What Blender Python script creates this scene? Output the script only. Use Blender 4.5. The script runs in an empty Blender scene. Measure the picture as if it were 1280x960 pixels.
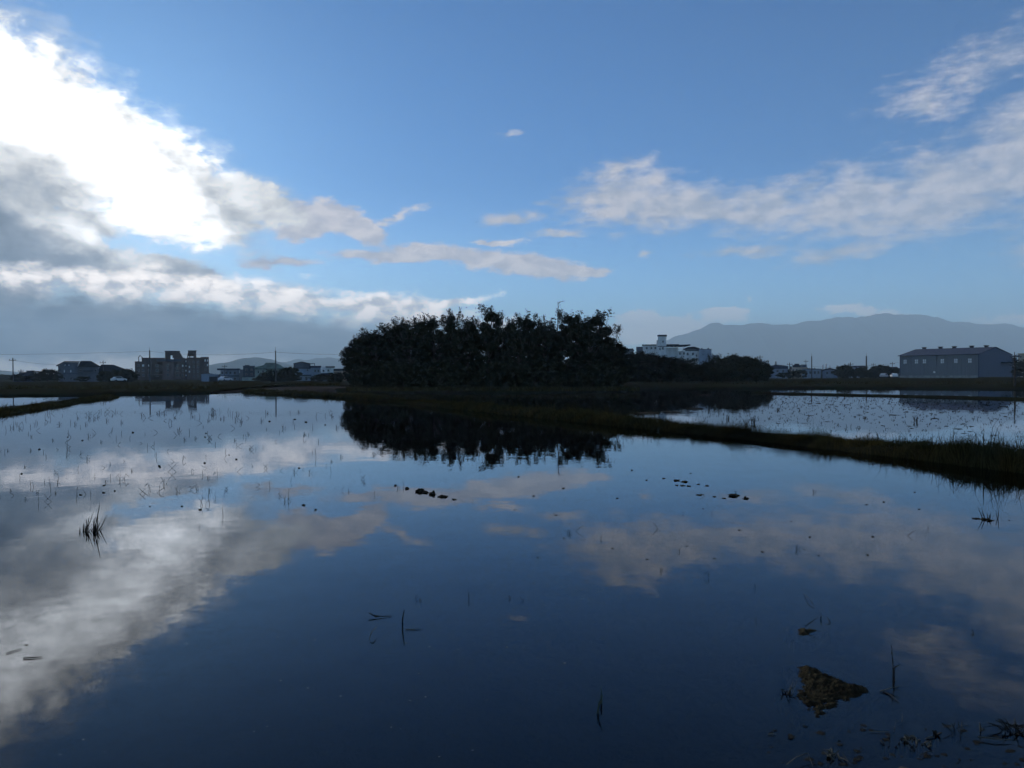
import bpy, bmesh, math, random
import numpy as np
from mathutils import Vector, Matrix, Euler, noise as mnoise
R = math.radians
random.seed(7)
S = bpy.context.scene
COL = S.collection

# ------------------------------------------------------------------ camera
CAM_H = 1.9
FPX = 980.0                       # focal length in pixels of a 1280 px wide frame
HOR = 469.0                       # image row of the horizon
PITCH = math.atan((480.0 - HOR) / FPX)
ROLL = R(0.22)
cam = bpy.data.cameras.new('camera')
cam.sensor_width = 36.0
cam.lens = FPX / 1280.0 * 36.0
cam.clip_start = 0.05
cam.clip_end = 60000
cob = bpy.data.objects.new('camera', cam)
COL.objects.link(cob)
cob.matrix_world = Matrix.Translation((0, 0, CAM_H)) @ Matrix.Rotation(math.pi / 2 - PITCH, 4, 'X') @ Matrix.Rotation(-ROLL, 4, 'Z')
S.camera = cob
CAMM = cob.matrix_world.to_3x3()

def ray(px, py):
    """world direction seen at a point of the 1280x960 photograph"""
    return (CAMM @ Vector(((px - 640) / FPX, (480 - py) / FPX, -1.0))).normalized()
def ground(px, py, z=0.0):
    d = ray(px, py)
    t = (z - CAM_H) / d.z
    return Vector((d.x * t, d.y * t, z))
def atd(px, py, D):
    """point seen at px, py at the distance D along +Y"""
    d = ray(px, py)
    t = D / d.y
    return Vector((d.x * t, D, CAM_H + d.z * t))
def azel(px, py):
    d = ray(px, py)
    return math.degrees(math.atan2(d.x, d.y)), math.degrees(math.asin(d.z))

# ------------------------------------------------------------------ view
S.view_settings.view_transform = 'Standard'
S.view_settings.look = 'None'
S.view_settings.exposure = 0.0
S.view_settings.gamma = 1.0
S.render.engine = 'CYCLES'
S.cycles.use_denoising = True
S.cycles.use_adaptive_sampling = True
S.cycles.adaptive_threshold = 0.05
S.cycles.adaptive_min_samples = 8
S.cycles.max_bounces = 6
S.cycles.transparent_max_bounces = 24
S.cycles.volume_bounces = 3
S.cycles.sample_clamp_indirect = 4.0

# ------------------------------------------------------------------ sky
SUN_AZ, SUN_EL = azel(120, 185)
W = bpy.data.worlds.new('World')
S.world = W
W.use_nodes = True
NT = W.node_tree
NT.nodes.clear()

class V:
    """a socket with arithmetic, so that node graphs can be written as expressions"""
    T = NT
    def __init__(s, k): s.k = k
    def __add__(a, b): return op('ADD', a, b)
    def __radd__(a, b): return op('ADD', b, a)
    def __sub__(a, b): return op('SUBTRACT', a, b)
    def __rsub__(a, b): return op('SUBTRACT', b, a)
    def __mul__(a, b): return op('MULTIPLY', a, b)
    def __rmul__(a, b): return op('MULTIPLY', b, a)
    def __truediv__(a, b): return op('DIVIDE', a, b)
def put(sock, v):
    if isinstance(v, V): V.T.links.new(v.k, sock)
    else: sock.default_value = v
def op(kind, a, b=None, c=None, clamp=False):
    n = V.T.nodes.new('ShaderNodeMath'); n.operation = kind; n.use_clamp = clamp
    put(n.inputs[0], a)
    if b is not None: put(n.inputs[1], b)
    if c is not None: put(n.inputs[2], c)
    return V(n.outputs[0])
def vop(kind, a, b=None, out=0):
    n = V.T.nodes.new('ShaderNodeVectorMath'); n.operation = kind
    put(n.inputs[0], a)
    if b is not None: put(n.inputs[3 if kind == 'SCALE' else 1], b)
    return V(n.outputs[out])
def xyz(x, y, z=0.0):
    n = V.T.nodes.new('ShaderNodeCombineXYZ')
    for i, v in enumerate((x, y, z)): put(n.inputs[i], v)
    return V(n.outputs[0])
def ss(v, lo, hi, a=0.0, b=1.0):
    n = V.T.nodes.new('ShaderNodeMapRange'); n.interpolation_type = 'SMOOTHSTEP'
    put(n.inputs[0], v)
    for i, q in enumerate((lo, hi, a, b)): put(n.inputs[1 + i], q)
    return V(n.outputs[0])
def mixc(f, a, b):
    n = V.T.nodes.new('ShaderNodeMix'); n.data_type = 'RGBA'
    put(n.inputs[0], f)
    for i, q in ((6, a), (7, b)): put(n.inputs[i], q if isinstance(q, V) else (*q, 1.0))
    return V(n.outputs[2])
def noise(vec, scale, detail=6, rough=0.55, lac=2.0, dist=0.0, col=False, dim='2D'):
    n = V.T.nodes.new('ShaderNodeTexNoise'); n.noise_dimensions = dim
    put(n.inputs['Vector'], vec)
    for k, q in (('Scale', scale), ('Detail', detail), ('Roughness', rough), ('Lacunarity', lac), ('Distortion', dist)):
        n.inputs[k].default_value = q
    return V(n.outputs[1 if col else 0])

tc = NT.nodes.new('ShaderNodeTexCoord')
sep = NT.nodes.new('ShaderNodeSeparateXYZ')
DIR = V(tc.outputs['Generated'])
put(sep.inputs[0], DIR)
dx, dy, dz = (V(sep.outputs[i]) for i in range(3))
AZ = op('ARCTAN2', dx, dy) * (180 / math.pi)
EL = op('ARCSINE', dz) * (180 / math.pi)
P0 = xyz(AZ, EL, 1.0)

SKYK = 0.10
sky = NT.nodes.new('ShaderNodeTexSky')
sky.sky_type = 'NISHITA'
sky.sun_disc = False
sky.sun_elevation = R(SUN_EL)
sky.sun_rotation = R(SUN_AZ)
sky.altitude = 0
sky.air_density = 0.7
sky.dust_density = 0.2
sky.ozone_density = 6.0
SKY = vop('MULTIPLY', V(sky.outputs[0]), (0.80 * SKYK, 1.13 * SKYK, 1.20 * SKYK))
SKY = vop('MULTIPLY', SKY, mixc(ss(EL, 2.0, 15.0), (2.35, 1.75, 1.42), (1.0, 1.0, 1.0)))   # whiter towards the horizon all round

# --- clouds, laid out by compass bearing and elevation (degrees)
# warp the bearings with turbulence so that no outline stays an ellipse
PN = vop('MULTIPLY', P0, (1.0, 1.75, 1.0))              # clouds are foreshortened: stretched sideways
w1 = vop('SUBTRACT', noise(PN, 0.13, 3, 0.5, col=True), (0.5, 0.5, 0.5))
w2 = vop('SUBTRACT', noise(PN, 0.55, 5, 0.62, col=True), (0.5, 0.5, 0.5))
PW = vop('ADD', P0, vop('ADD', vop('MULTIPLY', w1, (5.0, 2.2, 0)), vop('MULTIPLY', w2, (3.0, 1.7, 0))))
# (the third coordinate stays 1: it carries the offset in the dot products below)
F1 = noise(PN, 0.42, 9, 0.60)                           # billows
F2 = noise(vop('ADD', PN, (-0.9, 0.55, 0)), 0.42, 9, 0.60)  # the same, a step towards the sun: relief
F3 = noise(vop('MULTIPLY', P0, (0.55, 1.9, 1)), 0.8, 8, 0.62)   # streaks
F4 = noise(vop('ADD', PN, (40.0, 11.0, 0)), 0.16, 4, 0.5)   # broad light and dark
RELIEF = (F1 - F2)

def ell(x, y, rx, ry, rot=0.0, p=None):
    """squared distance from the middle of an ellipse given in photograph pixels, 1 at its rim"""
    a, e = azel(x, y)
    k = math.cos(math.radians(a))
    q = math.degrees(1 / FPX)
    rx, ry, t = rx * q * k * k, ry * q * k, math.radians(rot)
    r0 = (math.cos(t) / rx, math.sin(t) / rx)
    r1 = (-math.sin(t) / ry, math.cos(t) / ry)
    u = vop('DOT_PRODUCT', p or PW, (r0[0], r0[1], -(r0[0] * a + r0[1] * e)), out=1)
    v = vop('DOT_PRODUCT', p or PW, (r1[0], r1[1], -(r1[0] * a + r1[1] * e)), out=1)
    return op('MULTIPLY_ADD', u, u, v * v)
def union(items, p=None):
    """1 in the middle of the nearest ellipse, 0 at the rim, below 0 outside; a sixth number weakens one"""
    acc = None
    for it in items:
        if len(it) == 5:
            v = ell(*it, p=p)
            acc = v if acc is None else op('MINIMUM', acc, v)
    acc = op('SUBTRACT', 1.0, op('SQRT', acc))
    for it in items:
        if len(it) > 5:
            v = op('MULTIPLY_ADD', op('SQRT', ell(*it[:5], p=p)), -it[5], it[5])
            acc = op('MAXIMUM', acc, v)
    return acc
SUNV = (math.cos(R(SUN_EL)) * math.sin(R(SUN_AZ)), math.cos(R(SUN_EL)) * math.cos(R(SUN_AZ)), math.sin(R(SUN_EL)))
ANG = op('ARCCOSINE', vop('DOT_PRODUCT', DIR, SUNV, out=1)) * (180 / math.pi)
NEAR = op('POWER', 2.718, ANG * -1.0 / 9.0)             # closeness to the hidden sun

def emit(col):
    n = NT.nodes.new('ShaderNodeBackground')
    put(n.inputs[0], vop('SCALE', col, 1.0 / SKYK))
    n.inputs[1].default_value = SKYK
    return n.outputs[0]
def over(base, col, alpha):
    n = NT.nodes.new('ShaderNodeMixShader')
    put(n.inputs[0], alpha)
    NT.links.new(base, n.inputs[1]); NT.links.new(emit(col), n.inputs[2])
    return n.outputs[0]

# far haze and the open cloud field away from the view
PL = vop('MULTIPLY', xyz(dx / op('MAXIMUM', dz + 0.08, 0.03), dy / op('MAXIMUM', dz + 0.08, 0.03)), (1.0, 1.0, 1.0))
G1 = noise(PL, 0.55, 8, 0.58)
AWAY = op('MAXIMUM', ss(op('ABSOLUTE', AZ), 38, 62), ss(EL, 30, 46))
FIELD = ss(G1 + 0.02, 0.47, 0.68) * AWAY * ss(EL, 0.5, 5.0) * 0.85
c = over(emit(SKY), vop('ADD', (0.34, 0.37, 0.45), vop('SCALE', (1.0, 0.97, 0.92), NEAR * 1.2)), FIELD)

PQ = vop('ADD', P0, vop('ADD', vop('MULTIPLY', w1, (2.4, 1.1, 0)), vop('MULTIPLY', w2, (1.9, 0.95, 0))))   # gently warped
# thin clouds to the right
thin = union([(775, 248, 92, 44, 4), (830, 258, 110, 34, 0), (950, 262, 100, 32, 2), (770, 212, 60, 16, 8, .7), (880, 265, 90, 22, 0),
              (1060, 256, 130, 36, 10), (1180, 238, 200, 60, 12), (1290, 190, 150, 84, 20), (1155, 127, 66, 24, 0, .75),
              (1240, 75, 150, 34, 16, .42), (1050, 316, 80, 16, 8, .75), (935, 312, 70, 11, 2, .65), (642, 271, 42, 12, 6, .85),
              (692, 294, 34, 6, 0, .7), (632, 166, 16, 4, 0, .4), (812, 316, 13, 5, 0, .45), (715, 250, 45, 12, 0, .6),
              (1420, 150, 170, 100, 20), (1150, 264, 170, 32, 6), (1300, 310, 60, 30, 0, .6), (1000, 235, 120, 20, 12, .5), (730, 275, 30, 8, 0, .5)], PQ)
ta = ss(thin * 1.15 + (F3 - 0.5) * 1.15 + (F1 - 0.5) * 0.7, -0.12, 0.85)
tcol = mixc(ss(RELIEF * 1.6 + (F1 - 0.5) * 0.8 + (F3 - 0.5) * 0.8 + (F4 - 0.5), -0.5, 0.5), (0.46, 0.49, 0.58), (0.76, 0.72, 0.75))
c = over(c, tcol, ta * ss(AZ, 4, 30, 0.95, 0.80))

# wisps and the lens-shaped cloud over the grove
lens = union([(535, 315, 78, 12, -4), (600, 322, 84, 17, -7), (665, 333, 84, 17, -6), (720, 337, 52, 11, -2), (622, 301, 36, 5.5, -6, .8),
              (405, 272, 66, 22, -4), (455, 286, 34, 18, -30), (380, 288, 50, 14, 10), (345, 327, 60, 9, 0, .6), (490, 272, 50, 8, 18, .45), (460, 318, 60, 8, -3, .7), (500, 318, 60, 10, 0, .8)], PQ)
la = ss(lens * 1.3 + (F3 - 0.5) * 1.0 + (F1 - 0.5) * 0.7, -0.02, 0.55)
lcol = mixc(ss(RELIEF * 1.8 + (F3 - 0.5) * 1.3, -0.4, 0.45), (0.66, 0.64, 0.71), (1.0, 0.92, 0.92))
c = over(c, lcol, la * 0.95)

# the great bank on the left: the upper band and the lower mass
F5 = noise(vop('ADD', PN, (7.0, 23.0, 0)), 0.24, 5, 0.52)
PB = vop('ADD', P0, vop('ADD', vop('MULTIPLY', w1, (3.2, 1.5, 0)), vop('MULTIPLY', w2, (2.6, 1.6, 0))))
bank = union([(-40, 95, 150, 84, -24), (60, 132, 140, 78, -37), (140, 188, 150, 76, -37), (235, 232, 140, 58, -33), (320, 250, 70, 30, -26),
              (200, 262, 84, 48, -24), (235, 292, 30, 20, 0, .8), (-120, 45, 180, 120, -14), (60, 215, 150, 50, -10),
              (-20, 305, 150, 90, -8), (90, 325, 150, 44, -10), (180, 338, 110, 26, -6), (20, 255, 90, 50, -12), (-160, 260, 220, 160, 0),
              (110, 275, 90, 24, -16, .75), (60, 300, 110, 44, -8)], PB)
ba = op('MAXIMUM', ss(bank * 2.3 + (F1 - 0.5) * 1.5 + (F3 - 0.5) * 0.4, -0.02, 0.85), ss(bank * 1.3 + (F1 - 0.5) * 1.1 + (F3 - 0.5) * 0.9, -0.40, 0.60) * 0.42)
lit = union([(20, 118, 150, 62, -32), (120, 185, 150, 54, -38), (200, 255, 95, 56, -26), (-60, 90, 180, 80, -20), (110, 292, 70, 14, -24, .3), (230, 175, 120, 24, -36, .4)], PB)
shade = union([(305, 236, 84, 34, -28, .55), (40, 205, 120, 26, -10), (-10, 250, 120, 44, -14), (0, 325, 130, 34, 0, .2), (130, 292, 90, 14, -20, .25)], PB)
BL = (0.68 + ss(lit, -0.60, 0.95, 0.0, 2.6) - ss(shade, -0.60, 0.75, 0.0, 0.50)) * (1.0 + RELIEF * 0.85 + (F1 - 0.5) * 0.5 + (F5 - 0.5) * 0.55)
BL = op('MAXIMUM', BL, 0.22)
bcol = vop('SCALE', mixc(ss(BL, 0.25, 0.95), (0.88, 0.97, 1.12), (1.0, 0.99, 0.97)), BL)
c = over(c, bcol, ba)

# white strip over the low stratus
strip = union([(255, 364, 110, 24, 2), (360, 376, 120, 26, -4), (470, 386, 120, 20, -2), (565, 380, 60, 9, 10, .8), (150, 356, 130, 26, 0, .75), (30, 352, 140, 26, 0, .5), (-120, 350, 160, 30, 0, .5), (520, 400, 110, 16, 0), (600, 404, 80, 10, 0, .6)], PQ)
sa = ss(strip * 1.35 + (F1 - 0.5) * 1.6 + (F3 - 0.5) * 0.7, -0.15, 0.85)
scol = mixc(ss(RELIEF * 2.0 + (F1 - 0.5) * 0.9 + (F4 - 0.5) * 0.6, -0.55, 0.36), (1.15, 1.1, 1.1), (2.9, 2.6, 2.35))
c = over(c, scol, sa * 0.97)

# the flat dark stratus above the horizon, thinning to the right
PS = vop('ADD', P0, vop('ADD', vop('MULTIPLY', w1, (0, 1.7, 0)), vop('MULTIPLY', w2, (0, 1.5, 0))))
sp = V.T.nodes.new('ShaderNodeSeparateXYZ'); put(sp.inputs[0], PS)
ES = V(sp.outputs[1])
top = ss(AZ, azel(90, 400)[0], azel(560, 400)[0], azel(60, 364)[1], azel(600, 412)[1])
sta = ss(top - ES, -0.6, 0.9) * ss(AZ, azel(420, 0)[0], azel(900, 0)[0], 1.0, 0.25) * ss(AZ, -80, -50)
stc = mixc(ss(F3 * 0.9 + F5 * 0.9, 0.62, 1.18), (0.01, 0.012, 0.015), (0.30, 0.29, 0.28))
c = over(c, stc, sta)
# pale gap under it, where the far sky shows
gap = ss(ES, azel(60, 458)[1], azel(60, 440)[1], 1, 0) * ss(AZ, azel(60, 0)[0], azel(420, 0)[0], 0.85, 0.12) * ss(AZ, -80, -50)
c = over(c, (1.9, 1.72, 1.48), gap)
# small cumulus tops on the ranges to the right
puff = union([(800, 404, 60, 12, 0), (905, 402, 40, 10, 0), (948, 382, 14, 8, 0, .5), (1070, 393, 55, 8, 0, .8), (1240, 400, 60, 10, 0, .6), (840, 414, 120, 18, 0), (760, 408, 60, 12, 0)])
pa = ss(puff * 1.2 + (F1 - 0.5) * 1.6 + (F3 - 0.5) * 0.8, 0.05, 0.6)
c = over(c, (1.15, 1.12, 1.15), pa * 0.8)

wo = NT.nodes.new('ShaderNodeOutputWorld')
NT.links.new(c, wo.inputs[0])

W.cycles.sampling_method = 'MANUAL'
W.cycles.sample_map_resolution = 256

# ------------------------------------------------------------------ sun, veiled by the bank of cloud
sl = bpy.data.lights.new('sun', 'SUN')
sl.energy = 4.0
sl.angle = R(10)
sl.color = (1.0, 0.965, 0.91)
sl.cycles.use_multiple_importance_sampling = False
so = bpy.data.objects.new('sun', sl)
COL.objects.link(so)
so.rotation_euler = (R(90 - SUN_EL), 0, R(180 - SUN_AZ))
# ------------------------------------------------------------------ materials
MATS = {}
def mat(name, col, col2=None, scale=3.0, rough=0.85, spec=0.3, bump=0.0, bscale=None, island=0.0, stretch=(1, 1, 1), metal=0.0):
    if name in MATS: return MATS[name]
    m = bpy.data.materials.new(name); m.use_nodes = True
    t = m.node_tree; V.T = t
    b = t.nodes['Principled BSDF']
    g = t.nodes.new('ShaderNodeTexCoord')
    p = vop('MULTIPLY', V(g.outputs['Object']), stretch)
    n = noise(p, scale, 5, 0.6, dim='3D')
    c = mixc(ss(n, 0.33, 0.67), col, col2 or tuple(v * 0.62 for v in col))
    if island:
        geo = t.nodes.new('ShaderNodeNewGeometry')
        k = op('MULTIPLY_ADD', V(geo.outputs['Random Per Island']), 2 * island, 1 - island)
        c = vop('SCALE', c, k)
    put(b.inputs['Base Color'], c)
    b.inputs['Roughness'].default_value = rough
    b.inputs['Specular IOR Level'].default_value = spec
    b.inputs['Metallic'].default_value = metal
    if bump:
        bn = t.nodes.new('ShaderNodeBump'); bn.inputs['Strength'].default_value = 1.0
        bn.inputs['Distance'].default_value = bump
        put(bn.inputs['Height'], noise(p, bscale or scale * 4, 6, 0.65, dim='3D'))
        t.links.new(bn.outputs[0], b.inputs['Normal'])
    MATS[name] = m
    return m

def leafmat(name, col, island=0.55, trans=0.25):
    if name in MATS: return MATS[name]
    m = bpy.data.materials.new(name); m.use_nodes = True
    t = m.node_tree; V.T = t; t.nodes.clear()
    geo = t.nodes.new('ShaderNodeNewGeometry'); g = t.nodes.new('ShaderNodeTexCoord')
    k = op('MULTIPLY_ADD', V(geo.outputs['Random Per Island']), 2 * island, 1 - island)
    n = noise(V(g.outputs['Object']), 0.9, 3, 0.5, dim='3D')
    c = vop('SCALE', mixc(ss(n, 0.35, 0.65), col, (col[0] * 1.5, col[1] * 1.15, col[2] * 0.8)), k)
    d = t.nodes.new('ShaderNodeBsdfDiffuse'); put(d.inputs[0], c)
    r = t.nodes.new('ShaderNodeBsdfTranslucent'); put(r.inputs[0], c)
    x = t.nodes.new('ShaderNodeMixShader'); x.inputs[0].default_value = trans
    o = t.nodes.new('ShaderNodeOutputMaterial')
    t.links.new(d.outputs[0], x.inputs[1]); t.links.new(r.outputs[0], x.inputs[2]); t.links.new(x.outputs[0], o.inputs[0])
    MATS[name] = m
    return m

def water_material():
    m = bpy.data.materials.new('still_water'); m.use_nodes = True
    t = m.node_tree; V.T = t; t.nodes.clear()
    g = t.nodes.new('ShaderNodeTexCoord')
    p = V(g.outputs['Object'])
    h = noise(p, 1.3, 3, 0.5, dim='3D') + noise(vop('MULTIPLY', p, (0.12, 0.12, 1)), 1.0, 2, 0.5, dim='3D') * 3.0
    bn = t.nodes.new('ShaderNodeBump'); bn.inputs['Strength'].default_value = 1.0; bn.inputs['Distance'].default_value = 0.0020
    put(bn.inputs['Height'], h)
    fr = t.nodes.new('ShaderNodeFresnel'); fr.inputs['IOR'].default_value = 1.25
    gl = t.nodes.new('ShaderNodeBsdfGlossy'); gl.inputs['Roughness'].default_value = 0.0
    gl.inputs['Color'].default_value = (0.86, 0.92, 1.0, 1)
    tr = t.nodes.new('ShaderNodeBsdfTransparent'); tr.inputs[0].default_value = (0.20, 0.18, 0.14, 1)   # silty water over the mud
    mx = t.nodes.new('ShaderNodeMixShader'); o = t.nodes.new('ShaderNodeOutputMaterial')
    t.links.new(bn.outputs[0], fr.inputs['Normal']); t.links.new(bn.outputs[0], gl.inputs['Normal'])
    t.links.new(fr.outputs[0], mx.inputs[0]); t.links.new(tr.outputs[0], mx.inputs[1]); t.links.new(gl.outputs[0], mx.inputs[2])
    t.links.new(mx.outputs[0], o.inputs[0])
    return m

# ------------------------------------------------------------------ mesh helpers
class MB:
    def __init__(s): s.v = []; s.f = []
    def quad(s, a, b, c, d):
        i = len(s.v); s.v += [tuple(a), tuple(b), tuple(c), tuple(d)]; s.f.append((i, i + 1, i + 2, i + 3)); return s
    def box(s, x0, x1, y0, y1, z0, z1):
        i = len(s.v)
        s.v += [(x, y, z) for z in (z0, z1) for y in (y0, y1) for x in (x0, x1)]
        s.f += [tuple(i + k for k in q) for q in ((0, 2, 3, 1), (4, 5, 7, 6), (0, 1, 5, 4), (2, 6, 7, 3), (0, 4, 6, 2), (1, 3, 7, 5))]
        return s
    def prism(s, pts, y0, y1):
        """an x-z outline pushed through from y0 to y1"""
        i = len(s.v); n = len(pts)
        s.v += [(x, y0, z) for x, z in pts] + [(x, y1, z) for x, z in pts]
        s.f.append(tuple(range(i, i + n))); s.f.append(tuple(range(i + 2 * n - 1, i + n - 1, -1)))
        for k in range(n): s.f.append((i + k, i + n + k, i + n + (k + 1) % n, i + (k + 1) % n))
        return s
    def tube(s, pts, rad, n=5, cap=True):
        i0 = len(s.v); pts = [Vector(p) for p in pts]
        if not hasattr(rad, '__len__'): rad = [rad] * len(pts)
        for k, p in enumerate(pts):
            d = (pts[min(k + 1, len(pts) - 1)] - pts[max(k - 1, 0)])
            d = d.normalized() if d.length > 1e-9 else Vector((0, 0, 1))
            u = d.cross(Vector((0, 0, 1)) if abs(d.z) < 0.9 else Vector((1, 0, 0))).normalized(); w = d.cross(u)
            for j in range(n):
                a = 2 * math.pi * j / n
                s.v.append(tuple(p + (u * math.cos(a) + w * math.sin(a)) * rad[k]))
        for k in range(len(pts) - 1):
            for j in range(n):
                a = i0 + k * n + j; b = i0 + k * n + (j + 1) % n
                s.f.append((a, b, b + n, a + n))
        if cap:
            s.f.append(tuple(range(i0 + n - 1, i0 - 1, -1))); e = i0 + (len(pts) - 1) * n
            s.f.append(tuple(range(e, e + n)))
        return s
    def mesh(s, name):
        m = bpy.data.meshes.new(name); m.from_pydata(s.v, [], s.f); m.update(); return m
    def build(s, name, material, parent=None, smooth=False):
        return place(name, s.mesh(name), material, parent, smooth)
def place(name, me, material=None, parent=None, smooth=False):
    if material is not None and not me.materials: me.materials.append(material)
    if smooth: me.polygons.foreach_set('use_smooth', [True] * len(me.polygons))
    o = bpy.data.objects.new(name, me); COL.objects.link(o)
    if parent: o.parent = parent
    return o
def tag(o, label=None, cat=None, group=None, kind=None):
    for k, v in (('label', label), ('category', cat), ('group', group), ('kind', kind)):
        if v: o[k] = v
    return o
def empty(name, loc, label, cat, group=None, rz=0.0):
    o = bpy.data.objects.new(name, None); COL.objects.link(o)
    o.location = loc; o.rotation_euler = (0, 0, rz); o.empty_display_size = 0.3
    return tag(o, label, cat, group)
def dup(o, parent=None):
    c = o.copy(); COL.objects.link(c); c.parent = parent
    for ch in list(o.children): dup(ch, c)
    return c
def npmesh(name, verts, faces):
    """verts (n,3), faces (m,k) arrays"""
    m = bpy.data.meshes.new(name); k = faces.shape[1]
    m.vertices.add(len(verts)); m.vertices.foreach_set('co', np.asarray(verts, np.float32).ravel())
    m.loops.add(faces.size); m.loops.foreach_set('vertex_index', faces.astype(np.int32).ravel())
    m.polygons.add(len(faces)); m.polygons.foreach_set('loop_start', np.arange(0, faces.size, k, dtype=np.int32))
    m.update(calc_edges=True); m.validate()
    return m
RNG = np.random.default_rng(11)

def fb(x, y, z=0.0, s=1.0, o=4):
    return mnoise.fractal(Vector((x * s, y * s, z)), 1.0, 2.0, o)

# ------------------------------------------------------------------ ground, paddies and water
M_mud = mat('paddy_mud', (0.060, 0.047, 0.033), (0.034, 0.027, 0.019), 2.2, 0.8, 0.12, bump=0.02, bscale=9)
M_soil = mat('field_soil', (0.024, 0.023, 0.015), (0.015, 0.018, 0.010), 0.25, 0.95, 0.0, bump=0.05, bscale=2.5)
M_bank = mat('bank_turf', (0.017, 0.021, 0.010), (0.022, 0.018, 0.012), 0.35, 0.95, 0.0, bump=0.05, bscale=6)
M_water = water_material()

def sheet(name, pts, z, material, kind='structure'):
    me = bpy.data.meshes.new(name)
    me.from_pydata([(x, y, z) for x, y in pts], [], [tuple(range(len(pts)))]); me.update()
    return tag(place(name, me, material), kind=kind)

# the valley floor: one sheet out to the horizon, below water level
sheet('ground', [(-14000, -60), (14000, -60), (14000, 14000), (-14000, 14000)], -0.45, M_soil)

# mud bed of the nearest paddy, rising to the waterline at the near right corner
def bed():
    xs = np.linspace(-9, 9, 150); ys = np.concatenate([np.linspace(1.2, 9, 130), np.linspace(9.3, 24, 60)])
    v = []; f = []
    for y in ys:
        for x in xs:
            z = -0.13 + 0.030 * fb(x, y, 3, 0.9) + 0.012 * fb(x, y, 5, 5)
            rise = max(0.0, min(1.0, (x * 0.45 + (4.2 - y)) / 1.25 - 0.2))
            z += 0.115 * rise + 0.05 * rise * fb(x, y, 8, 6)
            v.append((x, y, min(z, 0.02)))
    n = len(xs)
    for j in range(len(ys) - 1):
        for i in range(n - 1): f.append((j * n + i, j * n + i + 1, (j + 1) * n + i + 1, (j + 1) * n + i))
    me = bpy.data.meshes.new('paddy_bed'); me.from_pydata(v, [], f); me.update()
    tag(place('paddy_bed', me, M_mud, smooth=True), kind='structure')
    sheet('paddy_bed', [(-400, -40), (400, -40), (400, 400), (-400, 400)], -0.24, M_mud)
bed()

def strip(name, path, half, height, material, seg=1.2, rough=0.05, top=0.55, z0=-0.3):
    """an earth bank with a rounded, uneven section along a path of x-y points"""
    pts = []
    for a, b in zip(path, path[1:]):
        a, b = Vector(a), Vector(b); n = max(1, int((b - a).length / seg))
        pts += [a.lerp(b, i / n) for i in range(n)]
    pts.append(Vector(path[-1]))
    prof = [(-1.35, z0), (-1.0, 0.0), (-0.86, 0.55), (-top, 0.93), (0, 1.0), (top, 0.93), (0.86, 0.55), (1.0, 0.0), (1.35, z0)]
    v = []; f = []; m = len(prof)
    for i, p in enumerate(pts):
        d = (pts[min(i + 1, len(pts) - 1)] - pts[max(i - 1, 0)]).normalized(); nn = Vector((-d.y, d.x))
        for j, (u, w) in enumerate(prof):
            q = p + nn * (u * half * (1 + 0.12 * fb(p.x, p.y, j, 0.9)))
            z = w * height * (1 + 0.22 * fb(p.x, p.y, 9 + j * 0.3, 0.6)) if w > 0 else w
            v.append((q.x, q.y, z + rough * fb(q.x, q.y, 4, 1.7) * (w > 0.2)))
    for i in range(len(pts) - 1):
        for j in range(m - 1): f.append((i * m + j, (i + 1) * m + j, (i + 1) * m + j + 1, i * m + j + 1))
    me = bpy.data.meshes.new(name); me.from_pydata(v, [], f); me.update()
    return tag(place(name, me, material, smooth=True), kind='structure'), pts

def g2(px, py, z=0.0):
    p = ground(px, py, z); return (p.x, p.y)
def off(path, d):
    """the same path moved sideways by d metres, away from the camera"""
    out = []
    for i, p in enumerate(path):
        a = Vector(path[max(i - 1, 0)]); b = Vector(path[min(i + 1, len(path) - 1)])
        t = (b - a).normalized(); n = Vector((-t.y, t.x))
        if n.dot(Vector(p)) < 0: n = -n
        out.append(tuple(Vector(p) + n * d))
    return out

# waterlines read off the photograph
levee_w = [g2(300, 489.5), g2(440, 498), g2(640, 519), g2(800, 536), g2(960, 553), g2(1120, 571.5), g2(1280, 592), g2(1560, 629)]
left_w = [g2(-240, 560), g2(-90, 536), g2(0, 519), g2(60, 510.5), g2(110, 502), g2(150, 496.5)]
LEVEE_HALF = 0.75
levee_c = off(levee_w, LEVEE_HALF)
left_c = off(left_w, 0.9)
_, LEVEE = strip('levee', levee_c, LEVEE_HALF, 0.18, M_bank, 0.8)
_, LEFTL = strip('levee', left_c, 0.9, 0.15, M_bank, 1.0)

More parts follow.
